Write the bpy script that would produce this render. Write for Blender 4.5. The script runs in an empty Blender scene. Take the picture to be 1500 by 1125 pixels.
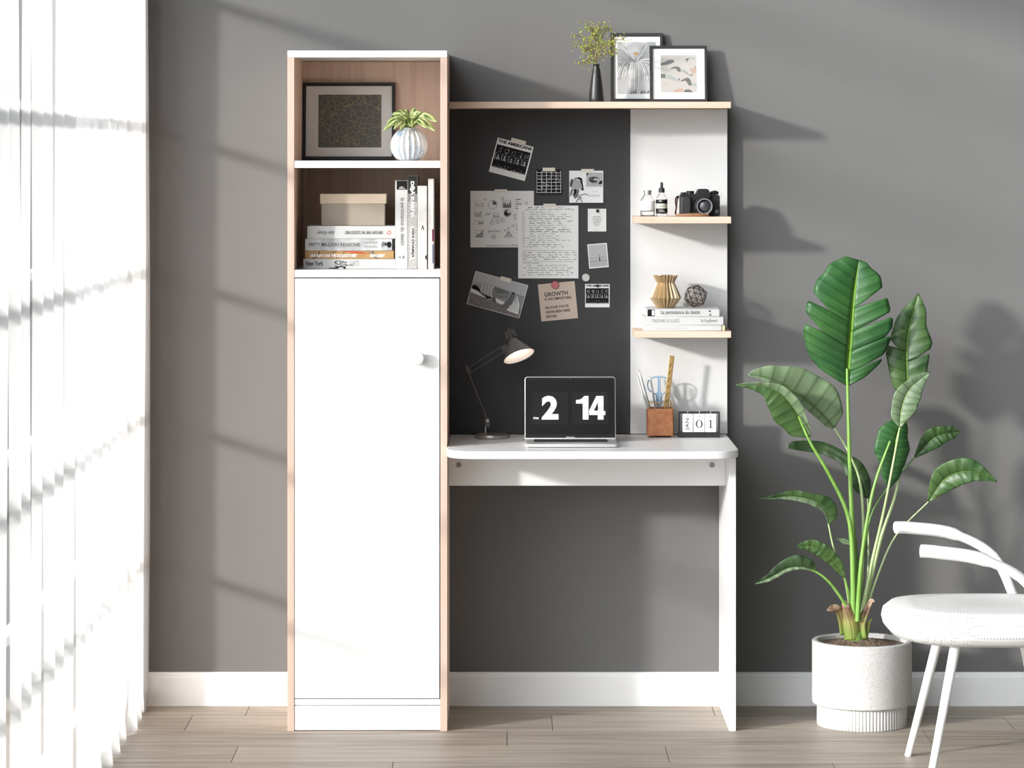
import bpy, math, random
from mathutils import Vector, Matrix
C = bpy.context.scene.collection
random.seed(4)
PI = math.pi
# ---------------------------------------------------------------- camera calibration
CAMY, CAMZ, F = -8.89, 1.527, 4703.0
def S(y): return F / (y - CAMY)                       # pixels per metre at depth y
def W(px, py, y): s = S(y); return Vector(((px - 735) / s, y, CAMZ + (225 - py) / s))
def X(px, y): return (px - 735) / S(y)
def Z(py, y): return CAMZ + (225 - py) / S(y)
cam = bpy.data.cameras.new('camera'); camo = bpy.data.objects.new('view_camera', cam); C.objects.link(camo)
camo.location = (0, CAMY, CAMZ); camo.rotation_euler = (PI/2, 0, 0)
cam.sensor_width = 36; cam.lens = F / 1500 * 36; cam.shift_x = 15/1500; cam.shift_y = -337.5/1500
cam.clip_end = 60
sc = bpy.context.scene; sc.camera = camo
vs = sc.view_settings; vs.view_transform = 'Standard'; vs.look = 'None'; vs.gamma = 1; vs.use_curve_mapping = False
vs.exposure = 0.0
sc.cycles.transparent_max_bounces = 16; sc.cycles.max_bounces = 8; sc.cycles.use_denoising = True

# ---------------------------------------------------------------- materials
def lin(c): c /= 255; return c/12.92 if c <= .04045 else ((c+.055)/1.055)**2.4
def rgb(r, g, b): return (lin(r), lin(g), lin(b), 1)
MATS = {}
def mat(name, col, rough=.5, metal=0, spec=.5, **k):
    if name in MATS: return MATS[name]
    m = bpy.data.materials.new(name); m.use_nodes = True
    b = m.node_tree.nodes['Principled BSDF']
    b.inputs['Base Color'].default_value = col if len(col) == 4 else (*col, 1)
    b.inputs['Roughness'].default_value = rough; b.inputs['Metallic'].default_value = metal
    b.inputs['Specular IOR Level'].default_value = spec
    for kk, v in k.items():
        b.inputs[kk.replace('_', ' ')].default_value = v
    MATS[name] = m; return m
def nd(m, t, **k):
    n = m.node_tree.nodes.new(t)
    for a, v in k.items(): setattr(n, a, v)
    return n
def lk(m, a, b): m.node_tree.links.new(a, b)
def coords(m, kind='Object', scale=(1,1,1), rot=(0,0,0)):
    tc = nd(m, 'ShaderNodeTexCoord'); mp = nd(m, 'ShaderNodeMapping')
    mp.inputs['Scale'].default_value = scale; mp.inputs['Rotation'].default_value = rot
    lk(m, tc.outputs[kind], mp.inputs['Vector']); return mp.outputs['Vector']
def noise(m, vec, scale, detail=4, rough=.5, dist=0):
    n = nd(m, 'ShaderNodeTexNoise'); n.inputs['Scale'].default_value = scale; n.inputs['Detail'].default_value = detail
    n.inputs['Roughness'].default_value = rough; n.inputs['Distortion'].default_value = dist
    lk(m, vec, n.inputs['Vector']); return n.outputs['Fac']
def ramp(m, fac, stops):
    r = nd(m, 'ShaderNodeValToRGB'); e = r.color_ramp.elements
    while len(e) < len(stops): e.new(.5)
    for i, (p, c) in enumerate(stops): e[i].position = p; e[i].color = c
    lk(m, fac, r.inputs['Fac']); return r.outputs['Color']
def bump(m, fac, strength=.3, dist=.001):
    b = nd(m, 'ShaderNodeBump'); b.inputs['Strength'].default_value = strength; b.inputs['Distance'].default_value = dist
    lk(m, fac, b.inputs['Height']); lk(m, b.outputs['Normal'], m.node_tree.nodes['Principled BSDF'].inputs['Normal'])
def setcol(m, c): lk(m, c, m.node_tree.nodes['Principled BSDF'].inputs['Base Color'])
def mathn(m, op, a, b=None, c=None):
    n = nd(m, 'ShaderNodeMath', operation=op)
    for i, v in enumerate((a, b, c)):
        if v is None: continue
        if isinstance(v, (int, float)): n.inputs[i].default_value = v
        else: lk(m, v, n.inputs[i])
    return n.outputs[0]
def noisy(name, c1, c2, scale, rough=.6, stretch=(1,1,1), bs=0, bd=.001, lo=.35, hi=.65, detail=4, dist=0, metal=0, spec=.5):
    m = mat(name, c1, rough, metal, spec); v = coords(m, scale=stretch); f = noise(m, v, scale, detail, dist=dist)
    setcol(m, ramp(m, f, [(lo, c1), (hi, c2)]))
    if bs: bump(m, f, bs, bd)
    return m

m_wall = noisy('wall_paint', (.143,.141,.1385,1), (.149,.147,.144,1), 3, .85, bs=0, spec=.2)
m_white = noisy('white_laminate', (.77,.765,.76,1), (.785,.78,.775,1), 8, .38, spec=.35)
m_panel = noisy('white_panel', (.62,.617,.61,1), (.635,.632,.625,1), 6, .5, spec=.3)
m_trim = mat('white_skirting_paint', (.82,.82,.81), .45)
def wood(name, c1, c2, c3, axis='z', rough=.55):
    m = mat(name, c1, rough, spec=.3)
    st = {'z': (60,60,1.6), 'x': (1.6,60,60), 'y': (60,1.6,60)}[axis]
    v = coords(m, scale=st); a = noise(m, v, 1.0, 6, .6, .25)
    v2 = coords(m, scale={'z': (14,14,.9), 'x': (.9,14,14), 'y': (14,.9,14)}[axis]); b = noise(m, v2, 1.3, 3, .5, 1.2)
    f = mathn(m, 'MULTIPLY_ADD', a, .6, mathn(m, 'MULTIPLY', b, .4))
    setcol(m, ramp(m, f, [(.36, c3), (.5, c1), (.66, c2)])); bump(m, a, .08, .0004); return m
m_wood = wood('pale_wood_upright', (.79,.59,.47,1), (.84,.66,.54,1), (.68,.48,.37,1), 'z')  # cabinet wood, colour lightened to offset the shade inside the cubbies
m_woodx = wood('pale_wood_shelf', (.64,.47,.37,1), (.70,.54,.43,1), (.57,.40,.30,1), 'x')
m_edge = wood('pale_wood_sun_offset', (.59,.44,.36,1), (.63,.485,.40,1), (.55,.40,.32,1), 'z')  # same cabinet wood, colour darkened to offset direct sun on the front edges
m_dark = noisy('dark_board', (.048,.048,.050,1), (.053,.053,.055,1), 4, .6, spec=.3)
m_gap = mat('dark_cavity', (.02,.018,.016), .9)
m_black = mat('black_satin', (.018,.018,.018), .45)
m_matt = mat('black_matt', (.012,.012,.013), .7)
m_frame = mat('black_frame', (.016,.015,.015), .5)
m_mat1 = mat('grey_mat_board', (.80,.80,.79), .8)
m_mat2 = mat('white_mat_board', (.70,.70,.69), .7)
m_paper = mat('paper_white', (.86,.85,.83), .8, spec=.2)
m_paper2 = mat('paper_grey', (.78,.765,.745), .8, spec=.2)
m_kraft = mat('paper_kraft', (.60,.49,.405), .8, spec=.2)
m_tape = mat('masking_tape', (.78,.72,.63), .6, spec=.2)
m_ink = mat('ink_black', (.015,.015,.016), .7, spec=.1)
m_inkg = mat('ink_grey', (.12,.12,.12), .7, spec=.1)
m_inkl = mat('ink_light', (.24,.24,.24), .7, spec=.1)
m_g7 = mat('print_grey_pale', (.48,.48,.48), .7, spec=.1)
m_g5 = mat('print_grey_mid', (.17,.17,.17), .7, spec=.1)
m_wht = mat('print_white', (.86,.86,.85), .7, spec=.1)
m_gold = mat('brushed_gold', (.62,.42,.17), .32, .9)
m_steel = mat('brushed_steel', (.42,.39,.36), .36, .85)
m_gun = mat('gunmetal', (.085,.075,.07), .42, .8)
m_alu = mat('laptop_aluminium', (.72,.71,.70), .35, .6)
m_red = mat('orange_ink', (.65,.13,.04), .7)
def clamp01(v): return max(0, min(1, v))

# ---------------------------------------------------------------- mesh builder
class MB:
    def __init__(s): s.v = []; s.f = []; s.uv = {}
    def add(s, vs, fs):
        o = len(s.v); s.v += [tuple(p) for p in vs]; s.f += [tuple(i + o for i in f) for f in fs]; return o
    def box(s, x0, x1, y0, y1, z0, z1):
        s.add([(x0,y0,z0),(x1,y0,z0),(x1,y1,z0),(x0,y1,z0),(x0,y0,z1),(x1,y0,z1),(x1,y1,z1),(x0,y1,z1)],
              [(0,3,2,1),(4,5,6,7),(0,1,5,4),(1,2,6,5),(2,3,7,6),(3,0,4,7)]); return s
    def prism(s, pts, y0, y1):                     # outline in x,z extruded in y
        n = len(pts)
        s.add([(x,y0,z) for x, z in pts] + [(x,y1,z) for x, z in pts],
              [tuple(range(n)), tuple(range(2*n-1, n-1, -1))] + [(i, i+n, (i+1)%n+n, (i+1)%n) for i in range(n)]); return s
    def prismz(s, pts, z0, z1):
        n = len(pts)
        s.add([(x,y,z0) for x, y in pts] + [(x,y,z1) for x, y in pts],
              [tuple(range(n-1,-1,-1)), tuple(range(n, 2*n))] + [(i, (i+1)%n, (i+1)%n+n, i+n) for i in range(n)]); return s
    def flat(s, pts, y):                           # printed shape
        s.add([(x, y, z) for x, z in pts], [tuple(range(len(pts)))]); return s
    def rect(s, x0, x1, z0, z1, y): return s.flat([(x0,z0),(x1,z0),(x1,z1),(x0,z1)], y)
    def line(s, pts, w, y):                        # flat inked line in x,z
        for (a, b), (c, d) in zip(pts, pts[1:]):
            L = math.hypot(c-a, d-b) or 1e-9; nx, nz = -(d-b)/L*w/2, (c-a)/L*w/2
            s.flat([(a+nx,b+nz),(c+nx,d+nz),(c-nx,d-nz),(a-nx,b-nz)], y)
        return s
    def disc(s, cx, cz, r, y, n=20, rz=None):
        return s.flat([(cx+r*math.cos(2*PI*i/n), cz+(rz or r)*math.sin(2*PI*i/n)) for i in range(n)], y)
    def ring(s, cx, cz, r, w, y, n=20, a0=0, a1=2*PI, rz=None):
        k = (rz or r)/r
        return s.line([(cx+r*math.cos(a0+(a1-a0)*i/n), cz+k*r*math.sin(a0+(a1-a0)*i/n)) for i in range(n+1)], w, y)
    def lathe(s, prof, cx=0, cy=0, cz=0, n=40, mod=None, M=None, cap=True):
        vs = []; 
        for r, z in prof:
            for i in range(n):
                a = 2*PI*i/n; rr = r*(mod(a, z) if mod else 1)
                p = Vector((rr*math.cos(a), rr*math.sin(a), z))
                if M: p = M @ p
                vs.append((p.x+cx, p.y+cy, p.z+cz))
        fs = [(j*n+i, j*n+(i+1)%n, (j+1)*n+(i+1)%n, (j+1)*n+i) for j in range(len(prof)-1) for i in range(n)]
        if cap: fs += [tuple(range(n-1,-1,-1)), tuple(range((len(prof)-1)*n, len(prof)*n))]
        s.add(vs, fs); return s
    def tube(s, pts, r, n=10, cap=True, flatk=1):
        pts = [Vector(p) for p in pts]; rs = r if isinstance(r, (list, tuple)) else [r]*len(pts)
        up = Vector((0,1,0)); vs = []
        for i, p in enumerate(pts):
            t = (pts[min(i+1,len(pts)-1)] - pts[max(i-1,0)]).normalized()
            u = up - t*up.dot(t)
            if u.length < 1e-4: u = Vector((1,0,0)) - t*t.x
            u.normalize(); w = t.cross(u); up = u
            for k in range(n):
                a = 2*PI*k/n; vs.append(p + (u*math.cos(a)*flatk + w*math.sin(a))*rs[i])
        fs = [(j*n+i, (j+1)*n+i, (j+1)*n+(i+1)%n, j*n+(i+1)%n) for j in range(len(pts)-1) for i in range(n)]
        if cap: fs += [tuple(range(n)), tuple(range(len(pts)*n-1, (len(pts)-1)*n-1, -1))]
        s.add(vs, fs); return s
    def sphere(s, c, r, n=20, k=12, sc_=(1,1,1)):
        prof = [(max(1e-5, math.sin(PI*j/k))*r*sc_[0], -math.cos(PI*j/k)*r*sc_[2]) for j in range(k+1)]
        return s.lathe(prof, *c, n=n)
    def text(s, t, x0, x1, z0, z1, y, bold=0, rot=0, shear=0):  # fits the string into a box; rot in quarter turns clockwise
        vs, fs = glyphs(t, bold)
        out = []
        for a, b in vs:
            a = a + shear*(b-.5)*.3
            if rot == 1: a, b = b, 1-a
            elif rot == 2: a, b = 1-a, 1-b
            elif rot == 3: a, b = 1-b, a
            out.append((x0+(x1-x0)*a, y, z0+(z1-z0)*b))
        s.add(out, fs); return s
    def build(s, name, m, parent=None, bevel=0, smooth=30, seg=2, loc=None, tri=False, solid=0, sub=0):
        me = bpy.data.meshes.new(name); me.from_pydata(s.v, [], s.f); me.update()
        o = bpy.data.objects.new(name, me); C.objects.link(o)
        for mm in (m if isinstance(m, list) else [m]): me.materials.append(mm)
        if smooth:
            for p in me.polygons: p.use_smooth = True
            me.set_sharp_from_angle(angle=math.radians(smooth))
        if s.uv:
            l = me.uv_layers.new(name='UVMap')
            for lp in me.loops: l.data[lp.index].uv = s.uv.get(lp.vertex_index, (0,0))
        if bevel:
            b = o.modifiers.new('bevel', 'BEVEL'); b.width = bevel; b.segments = seg; b.limit_method = 'ANGLE'; b.angle_limit = math.radians(35)
        if solid:
            b = o.modifiers.new('solid', 'SOLIDIFY'); b.thickness = solid; b.offset = 0
        if sub:
            b = o.modifiers.new('sub', 'SUBSURF'); b.levels = sub; b.render_levels = sub
        if parent: o.parent = parent
        if loc: o.location = loc
        return o
_G = {}
def glyphs(t, bold=0):
    k = (t, bold)
    if k not in _G:
        cu = bpy.data.curves.new('t', 'FONT'); cu.body = t; cu.offset = bold; cu.resolution_u = 3
        o = bpy.data.objects.new('t', cu); C.objects.link(o)
        dg = bpy.context.evaluated_depsgraph_get(); me = bpy.data.meshes.new_from_object(o.evaluated_get(dg))
        vs = [v.co.copy() for v in me.vertices]; fs = [tuple(p.vertices) for p in me.polygons]
        x0 = min(v.x for v in vs); x1 = max(v.x for v in vs); y0 = min(v.y for v in vs); y1 = max(v.y for v in vs)
        _G[k] = ([((v.x-x0)/(x1-x0), (v.y-y0)/(y1-y0)) for v in vs], fs)
        bpy.data.objects.remove(o); bpy.data.curves.remove(cu); bpy.data.meshes.remove(me)
    return _G[k]
def tag(o, label, cat, group=None):
    o['label'] = label; o['category'] = cat
    if group: o['group'] = group
    return o
def thing(name, label, cat, loc=(0,0,0), rot=(0,0,0), group=None):
    o = bpy.data.objects.new(name, None); C.objects.link(o); o.location = loc; o.rotation_euler = rot; o.empty_display_size = .05
    return tag(o, label, cat, group)
def struct(o): o['kind'] = 'structure'; return o
def box(x0, x1, y0, y1, z0, z1): return MB().box(x0, x1, y0, y1, z0, z1)
def rounded(x0, x1, z0, z1, r, n=6, corners=(1,1,1,1)):   # outline, corners order BL BR TR TL
    out = []
    for i, (cx, cz, a) in enumerate(((x0+r, z0+r, PI), (x1-r, z0+r, 1.5*PI), (x1-r, z1-r, 0), (x0+r, z1-r, .5*PI))):
        if not corners[i]:
            out.append(((x0, x1, x1, x0)[i], (z0, z0, z1, z1)[i])); continue
        for k in range(n+1): b = a + PI/2*k/n; out.append((cx+r*math.cos(b), cz+r*math.sin(b)))
    return out
def smooth_path(pts, n=6):
    pts = [Vector(p) for p in pts]; out = []
    for i in range(len(pts)-1):
        p0, p1, p2, p3 = pts[max(i-1,0)], pts[i], pts[i+1], pts[min(i+2, len(pts)-1)]
        for k in range(n):
            t = k/n; out.append(.5*((2*p1)+(-p0+p2)*t+(2*p0-5*p1+4*p2-p3)*t*t+(-p0+3*p1-3*p2+p3)*t**3))
    out.append(pts[-1]); return out

# ================================================================ THE ROOM
struct(box(-1.30, 3.4, 0, .12, -.02, 2.8).build('wall_back', m_wall, smooth=0))
# wall with a tall window, behind the curtain
XL = -1.03
lw = MB().box(XL-.14, XL, -.062, 0, 0, 2.8).box(XL-.14, XL, -3.2, -3.0, 0, 2.8).box(XL-.14, XL, -3.0, -.062, 2.68, 2.8)
struct(lw.build('wall_left', m_trim, smooth=0))
wm = MB()
for z in (.03, .43, .83, 1.23, 1.63, 2.03, 2.43): wm.box(XL-.10, XL-.07, -3.0, -.062, z, z+.020)
struct(wm.build('window_1', m_trim, smooth=0))
# floor: real boards with joints
m_floor = mat('floor_oak', (.4,.33,.27), .5, spec=.35)
v = coords(m_floor, scale=(1.4, 22, 1)); a = noise(m_floor, v, 1.6, 7, .62, .5)
at = nd(m_floor, 'ShaderNodeAttribute', attribute_name='tone')
f = mathn(m_floor, 'MULTIPLY_ADD', at.outputs['Fac'], .14, mathn(m_floor, 'SUBTRACT', a, .07))
setcol(m_floor, ramp(m_floor, f, [(.34, (.255,.21,.165,1)), (.48, (.35,.30,.245,1)), (.64, (.43,.375,.315,1))])); bump(m_floor, a, .12, .0006)
fb = MB(); rows = []
y1 = 0.12; y0 = -.17; row = 0
starts = {0: [-2.0, -.697, .58, 1.86, 3.4], 1: [-2.0, -.84, .135, 1.36, 2.6, 3.4]}
while y1 > -4.2:
    js = starts.get(row) or [-2.0] + [(-1.9 + ((row*.37) % 1) * 1.1 + 1.1*k) for k in range(1, 5)] + [3.4]
    for a_, b_ in zip(js, js[1:]):
        g = .0009; fb.box(a_+g, b_-g, y0+g, y1-g, -.018, 0); rows.append(random.random())
    y1 = y0; y0 -= .222; row += 1
fo = fb.build('floor', m_floor, smooth=0)
ta = fo.data.attributes.new('tone', 'FLOAT', 'FACE')
for i, p in enumerate(fo.data.polygons): ta.data[i].value = rows[i//6]
struct(fo)
struct(box(-2.0, 3.4, -4.2, .12, -.05, -.019).build('floor', m_gap, smooth=0))
bbp = [(0,0),(-.016,0),(-.016,.078),(-.012,.081),(-.012,.087),(-.008,.092),(0,.092)]
def baseboard(x0, x1, nm):
    b = MB(); n = len(bbp)
    b.add([(x0,y,z) for y, z in bbp]+[(x1,y,z) for y, z in bbp], [tuple(range(n)), tuple(range(2*n-1,n-1,-1))]+[(i,i+n,(i+1)%n+n,(i+1)%n) for i in range(n)])
    return struct(b.build(nm, m_trim, smooth=0))
baseboard(XL+.002, 3.4, 'baseboard_back')
# sheer curtain in pleats
m_cur = bpy.data.materials.new('sheer_curtain'); m_cur.use_nodes = True
nt = m_cur.node_tree; nt.nodes.clear()
out = nd(m_cur, 'ShaderNodeOutputMaterial'); tr = nd(m_cur, 'ShaderNodeBsdfTransparent'); df = nd(m_cur, 'ShaderNodeBsdfDiffuse'); tl = nd(m_cur, 'ShaderNodeBsdfTranslucent')
df.inputs[0].default_value = (.74,.74,.74,1); tl.inputs[0].default_value = (.74,.74,.735,1)
mx = nd(m_cur, 'ShaderNodeMixShader'); mx.inputs[0].default_value = .5; mx2 = nd(m_cur, 'ShaderNodeMixShader'); mx2.inputs[0].default_value = .5
lk(m_cur, df.outputs[0], mx.inputs[1]); lk(m_cur, tl.outputs[0], mx.inputs[2]); lk(m_cur, tr.outputs[0], mx2.inputs[1]); lk(m_cur, mx.outputs[0], mx2.inputs[2]); lk(m_cur, mx2.outputs[0], out.inputs[0])
key = [(-.973 if i % 2 == 0 else -1.012, -.030-i*.0058) for i in range(21)]
key += [(-.985,-.165),(-.998,-.18),(-.992,-.19),(-.978,-.21),(-.972,-.25),(-.985,-.285),(-1.0,-.32),(-.99,-.36),(-.970,-.40),(-.972,-.45),(-.99,-.48),(-1.004,-.52)]
y = -.52
while y > -3.05:
    for dx in (.030, .026, .006, 0): y -= .042; key.append((-1.004+dx+random.uniform(-.003,.003), y))
path = smooth_path([(x, y, 0) for x, y in key], 4)
cb = MB(); n = len(path); zs = [.006, .05, .5, 1.2, 2.0, 2.62]
for zi, z in enumerate(zs):
    for i, p in enumerate(path): cb.v.append((p.x + .004*math.sin(p.y*13+z*2.2) + (.004*math.sin(p.y*40) if zi == 0 else 0), p.y + .004*math.sin(p.y*9+z*3), z))
for j in range(len(zs)-1):
    for i in range(n-1): cb.f.append((j*n+i, j*n+i+1, (j+1)*n+i+1, (j+1)*n+i))
ct = thing('curtain', 'full-length sheer white curtain hanging in soft pleats at the window', 'curtain', (0,0,0))
cb.build('fabric', m_cur, ct, smooth=80)
hem = MB(); 
for zi, z in enumerate((.006, .05)):
    for i, p in enumerate(path): hem.v.append((p.x+.0015 + .004*math.sin(p.y*13+z*2.2) + (.004*math.sin(p.y*40) if zi == 0 else 0), p.y + .004*math.sin(p.y*9+z*3), z))
for i in range(n-1): hem.f.append((i, i+1, n+i+1, n+i))
hem.build('hem', m_cur, ct, smooth=80)
MB().tube([(-.99,.0,2.63),(-.99,-3.2,2.63)], .012).build('rod', m_trim, ct)

# ================================================================ CABINET
YF = -.40
CX0, CX1 = X(421, YF), X(655, YF); T = .018
cab = thing('storage_cabinet', 'tall narrow white cabinet with pale wood sides, two open cubbies and one door', 'cabinet', (CX0, 0, 0))
def cb_(x0, x1, y0, y1, z0, z1, nm, m, par=None, bev=.0008): return box(x0-CX0, x1-CX0, y0, y1, z0, z1).build(nm, m, par or cab, bevel=bev)
zcap = Z(84, YF)
cb_(CX0, CX1, YF-.001, -.002, zcap, Z(74, YF), 'top_panel', m_white)
for a_, b_ in ((CX0, CX0+T), (CX1-T, CX1)): sp_o = cb_(a_, b_, YF+.0008, -.002, 0, zcap-.0004, 'side_panel', m_wood, bev=0); cb_(a_, b_, YF, YF+.0007, 0, zcap-.0004, 'sun_offset_edge', m_edge, sp_o, bev=.0003)  # added front strips hold the wood tone darkened against the sun
IX0, IX1 = CX0+T, CX1-T
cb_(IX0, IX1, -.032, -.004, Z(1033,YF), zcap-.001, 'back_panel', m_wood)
for (pt, pb) in ((235.5, 246), (395.5, 406.3)): cb_(IX0+.0003, IX1-.0003, YF+.001, -.033, Z(pb,YF), Z(pt,YF), 'shelf', m_white)
cb_(IX0+.0003, IX1-.0003, YF+.002, -.033, Z(1033,YF), Z(1024.5,YF), 'bottom_panel', m_white)
cb_(IX0+.0003, IX1-.0003, YF+.002, YF+.02, .002, Z(1034,YF), 'plinth', m_white)
dr = cb_(IX0+.0008, IX1-.0026, YF+.0015, YF+.02, Z(1023.2,YF), Z(408,YF), 'door', m_white, bev=.0008)
kx, kz = X(611.5, -.43)-CX0, Z(525, -.43)
kb = MB(); Mk = Matrix.Rotation(PI/2, 4, 'X')
kb.lathe([(.0001,-.001),(.013,-.001),(.0135,.006),(.0145,.014),(.0172,.021),(.0178,.026),(.0165,.0295),(.012,.031),(.0001,.031)], kx, YF+.0015, kz, n=40, M=Mk, cap=False)
kn = kb.build('knob', mat('white_knob', (.78,.78,.77), .3), dr, smooth=50); kn['label'] = 'round white door knob'

# ================================================================ DESK WITH HUTCH
XD0 = CX1 + .0012
desk = thing('writing_desk', 'white desk with round-cornered top, dark memo board and pale wood wall shelves', 'desk', (XD0, 0, 0))
def dk(x0, x1, y0, y1, z0, z1, nm, m, par=None, bev=.0008): return box(x0-XD0, x1-XD0, y0, y1, z0, z1).build(nm, m, par or desk, bevel=bev)
ZD = .752; YB = -.034
tp = rounded(0, .6205-XD0, -.54, -YB-.04+.0, .075, 8, (1,1,0,0))
tp = [(x, y if y < -.04 else -.0015) for x, y in tp]
MB().prismz(tp, ZD-.020, ZD).build('desktop', m_white, desk, bevel=.0022, seg=3)
dk(.6013, .6193, -.40, -.002, 0, ZD-.0205, 'side_leg', m_white)
ap = dk(XD0, .6010, -.2585, -.24+.0, Z(711.5,-.2585), ZD-.0205, 'apron', m_white)
for px in (672, 1043):
    x, z = X(px,-.26)-XD0, Z(681,-.26)
    b = MB().lathe([(.0001,0),(.0078,0),(.0078,.0012),(.0068,.002),(.0001,.002)], x, -.2585, z, n=24, M=Mk, cap=False)
    sc_ = b.build('screw_cap', mat('grey_cap', (.30,.30,.29), .5), ap)
    MB().line([(x-.0035,z),(x+.0035,z)], .0012, -.2607).line([(x,z-.0035),(x,z+.0035)], .0012, -.2607).build('cross_slot', mat('cap_slot', (.14,.14,.14), .6), ap, smooth=0)
ZT0, ZT1 = Z(158.5,-.2), Z(149,-.2)
XM = X(923.5, YB)
dk(XD0, XM-.0008, YB+.001, -.002, ZD+.002, ZT0-.0005, 'memo_board', m_dark)
dk(XM, .6226, YB, -.002, ZD+.002, ZT0-.0005, 'hutch_panel', m_panel, bev=.0012)
dk(XD0, .6205, -.20, -.002, ZT0, ZT1, 'top_shelf', m_woodx)
ZS = []
for pt in (317.6, 485):
    z1 = Z(pt,-.2); ZS.append(z1); dk(.3600, .6210, -.20, YB-.0005, z1-.018, z1, 'wall_shelf', m_woodx)

# ================================================================ PAPERS AND MAGNETS ON THE BOARD
YP = YB+.001 - .0004
s_ = S(YP)
def paper(name, label, cat, cx, cy, w, h, ang, m, tape=None, curl=0, group=None):
    """cx,cy,w,h in photo pixels at the board's depth; ang degrees counter-clockwise"""
    p = W(cx, cy, YP); t = thing(name, label, cat, (p.x, p.y, p.z), (0, -math.radians(ang), 0), group)
    w, h = w/s_, h/s_; b = MB(); N = 8; t_ = .0003
    prof = lambda k: -curl*(max(0, 1-k/N*2.2))**2
    vs = []
    for j in range(2):
        for k in range(N+1):
            z = -h/2+h*k/N
            for x in (-w/2, w/2): vs.append((x, prof(k) - .0012 - (t_ if j == 0 else 0), z))
    fs = []
    q = 2*(N+1)
    for k in range(N):
        a = 2*k; fs += [(a, a+1, a+3, a+2), (q+a+1, q+a, q+a+2, q+a+3), (a, a+2, q+a+2, q+a), (a+1, q+a+1, q+a+3, a+3)]
    fs += [(0, q, q+1, 1), (q-2, q-1, 2*q-1, 2*q-2)]
    b.add(vs, fs); b.build('sheet', m, t, smooth=0)
    if tape:
        tx, tw, th, tz = tape
        box((tx-tw/2)/s_, (tx+tw/2)/s_, -.0026, -.0020, h/2-th*.55/s_+tz/s_, h/2+th*.45/s_+tz/s_).build('tape', m_tape, t, smooth=0)
    return t
class PX:                                     # draws in pixels from a paper's centre (x right, z up)
    def __init__(s, k=1.0): s.k = k; s.L = {}
    def g(s, m): return s.L.setdefault(m.name, (MB(), m))[0]
    def fin(s, par, name='print', scale=None, curl=None, h=1):
        sc1 = scale or 1/s_
        for i, (b, m) in enumerate(s.L.values()):
            b.v = [(x*sc1, y - (curl*(max(0, 1-(z*sc1/h+.5)*2.2))**2 if curl else 0), z*sc1) for x, y, z in b.v]
            b.build(name, m, par, smooth=0)
Y1, Y2, Y3 = -.0018, -.0021, -.0024
def americans(par, w, h, big):
    p = PX(); k = w/54.4; z0 = h/2
    p.g(m_ink).text('THE AMERICANS', -w/2+2*k, w/2-2*k, z0-6.2*k, z0-1.6*k, Y1, bold=.045)
    tz = z0-9.5*k; bz = -h/2+8.5*k
    p.g(m_ink).rect(-w/2+1.6*k, w/2-2*k, bz, tz, Y1)
    R = random.Random(3 if big else 5)
    for i in range(5):                          # a plain dark picture of panes with pale shapes
        x0 = -w/2+4*k+i*10*k
        for q in range(5):
            x = x0+R.uniform(0,5)*k; p.g(m_g7 if q % 2 else m_g5).rect(x, x+R.uniform(1,2.4)*k, tz-R.uniform(8.5,11)*k, tz-R.uniform(3,5)*k, Y2)
        p.g(m_g7).rect(x0-1.2*k, x0-.5*k, tz-22*k, tz-12*k, Y2)
        p.g(m_g7).disc(x0+3.5*k, tz-(15+R.uniform(0,2))*k, 1.4*k, Y2, 8)
        p.g(m_g5).flat([(x0+1*k,tz-22*k),(x0+6.5*k,tz-22*k),(x0+5*k,tz-17*k),(x0+2*k,tz-17*k)], Y2)
        p.g(m_wht).rect(x0+R.uniform(1,3)*k, x0+R.uniform(4,7)*k, tz-20*k, tz-19.2*k, Y3)
    p.g(m_g5).rect(-w/2+2*k, w/2-3*k, tz-13*k, tz-12.4*k, Y3)
    for i in range(9): p.g(m_g5).disc(-w/2+(6+i*5)*k, bz+R.uniform(3,6)*k, R.uniform(.5,1.3)*k, Y2, 7)
    p.g(m_g7).rect(-w/2+3*k, -2*k, bz+.9*k, bz+1.5*k, Y2); p.g(m_g7).rect(3*k, w/2-3*k, bz+.9*k, bz+1.5*k, Y2)
    p.fin(par)
t = paper('photo_print', 'black and white print titled THE AMERICANS tilted and taped near top of dark board', 'photo print', 748.9, 233.3, 54.4, 51.6, -14.8, m_paper, (3.5, 22, 6.5, 2.2), group=None)
americans(t, 54.4, 51.6, True)
t = paper('photo_print', 'small square THE AMERICANS print held by a black magnet below the white magnet', 'photo print', 875, 433, 36, 34.2, 0, m_wht)
americans(t, 36, 34.2, False)
# contact sheet
t = paper('contact_sheet', 'small black sheet with white grid lines taped between two prints', 'photo print', 804, 266, 38, 35.5, 0, m_ink, (0, 18, 5.2, .3), curl=.006)
p = PX(); R = random.Random(8)
for i in range(6): p.g(m_wht).line([(-17.5+i*7, -16.5), (-17.5+i*7+R.uniform(-.3,.3), 16)], .55, Y1-.0002)
for i in range(7): p.g(m_wht).line([(-18, -16+i*4.9), (18, -16+i*4.9)], .5, Y1-.0002)
p.g(m_wht).rect(-15, 2, -6.8, -6.0, Y2); 
for i in range(46):
    x, z = R.uniform(-16,16), R.uniform(-15,13); p.g(m_g7).line([(x,z),(x+R.uniform(-2,2),z+R.uniform(-1.5,1.5)),(x+R.uniform(-2,3),z+R.uniform(-1.5,1.5))], .5, Y2)
p.fin(t, 'grid_pattern', curl=.006, h=35.5/s_)
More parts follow.
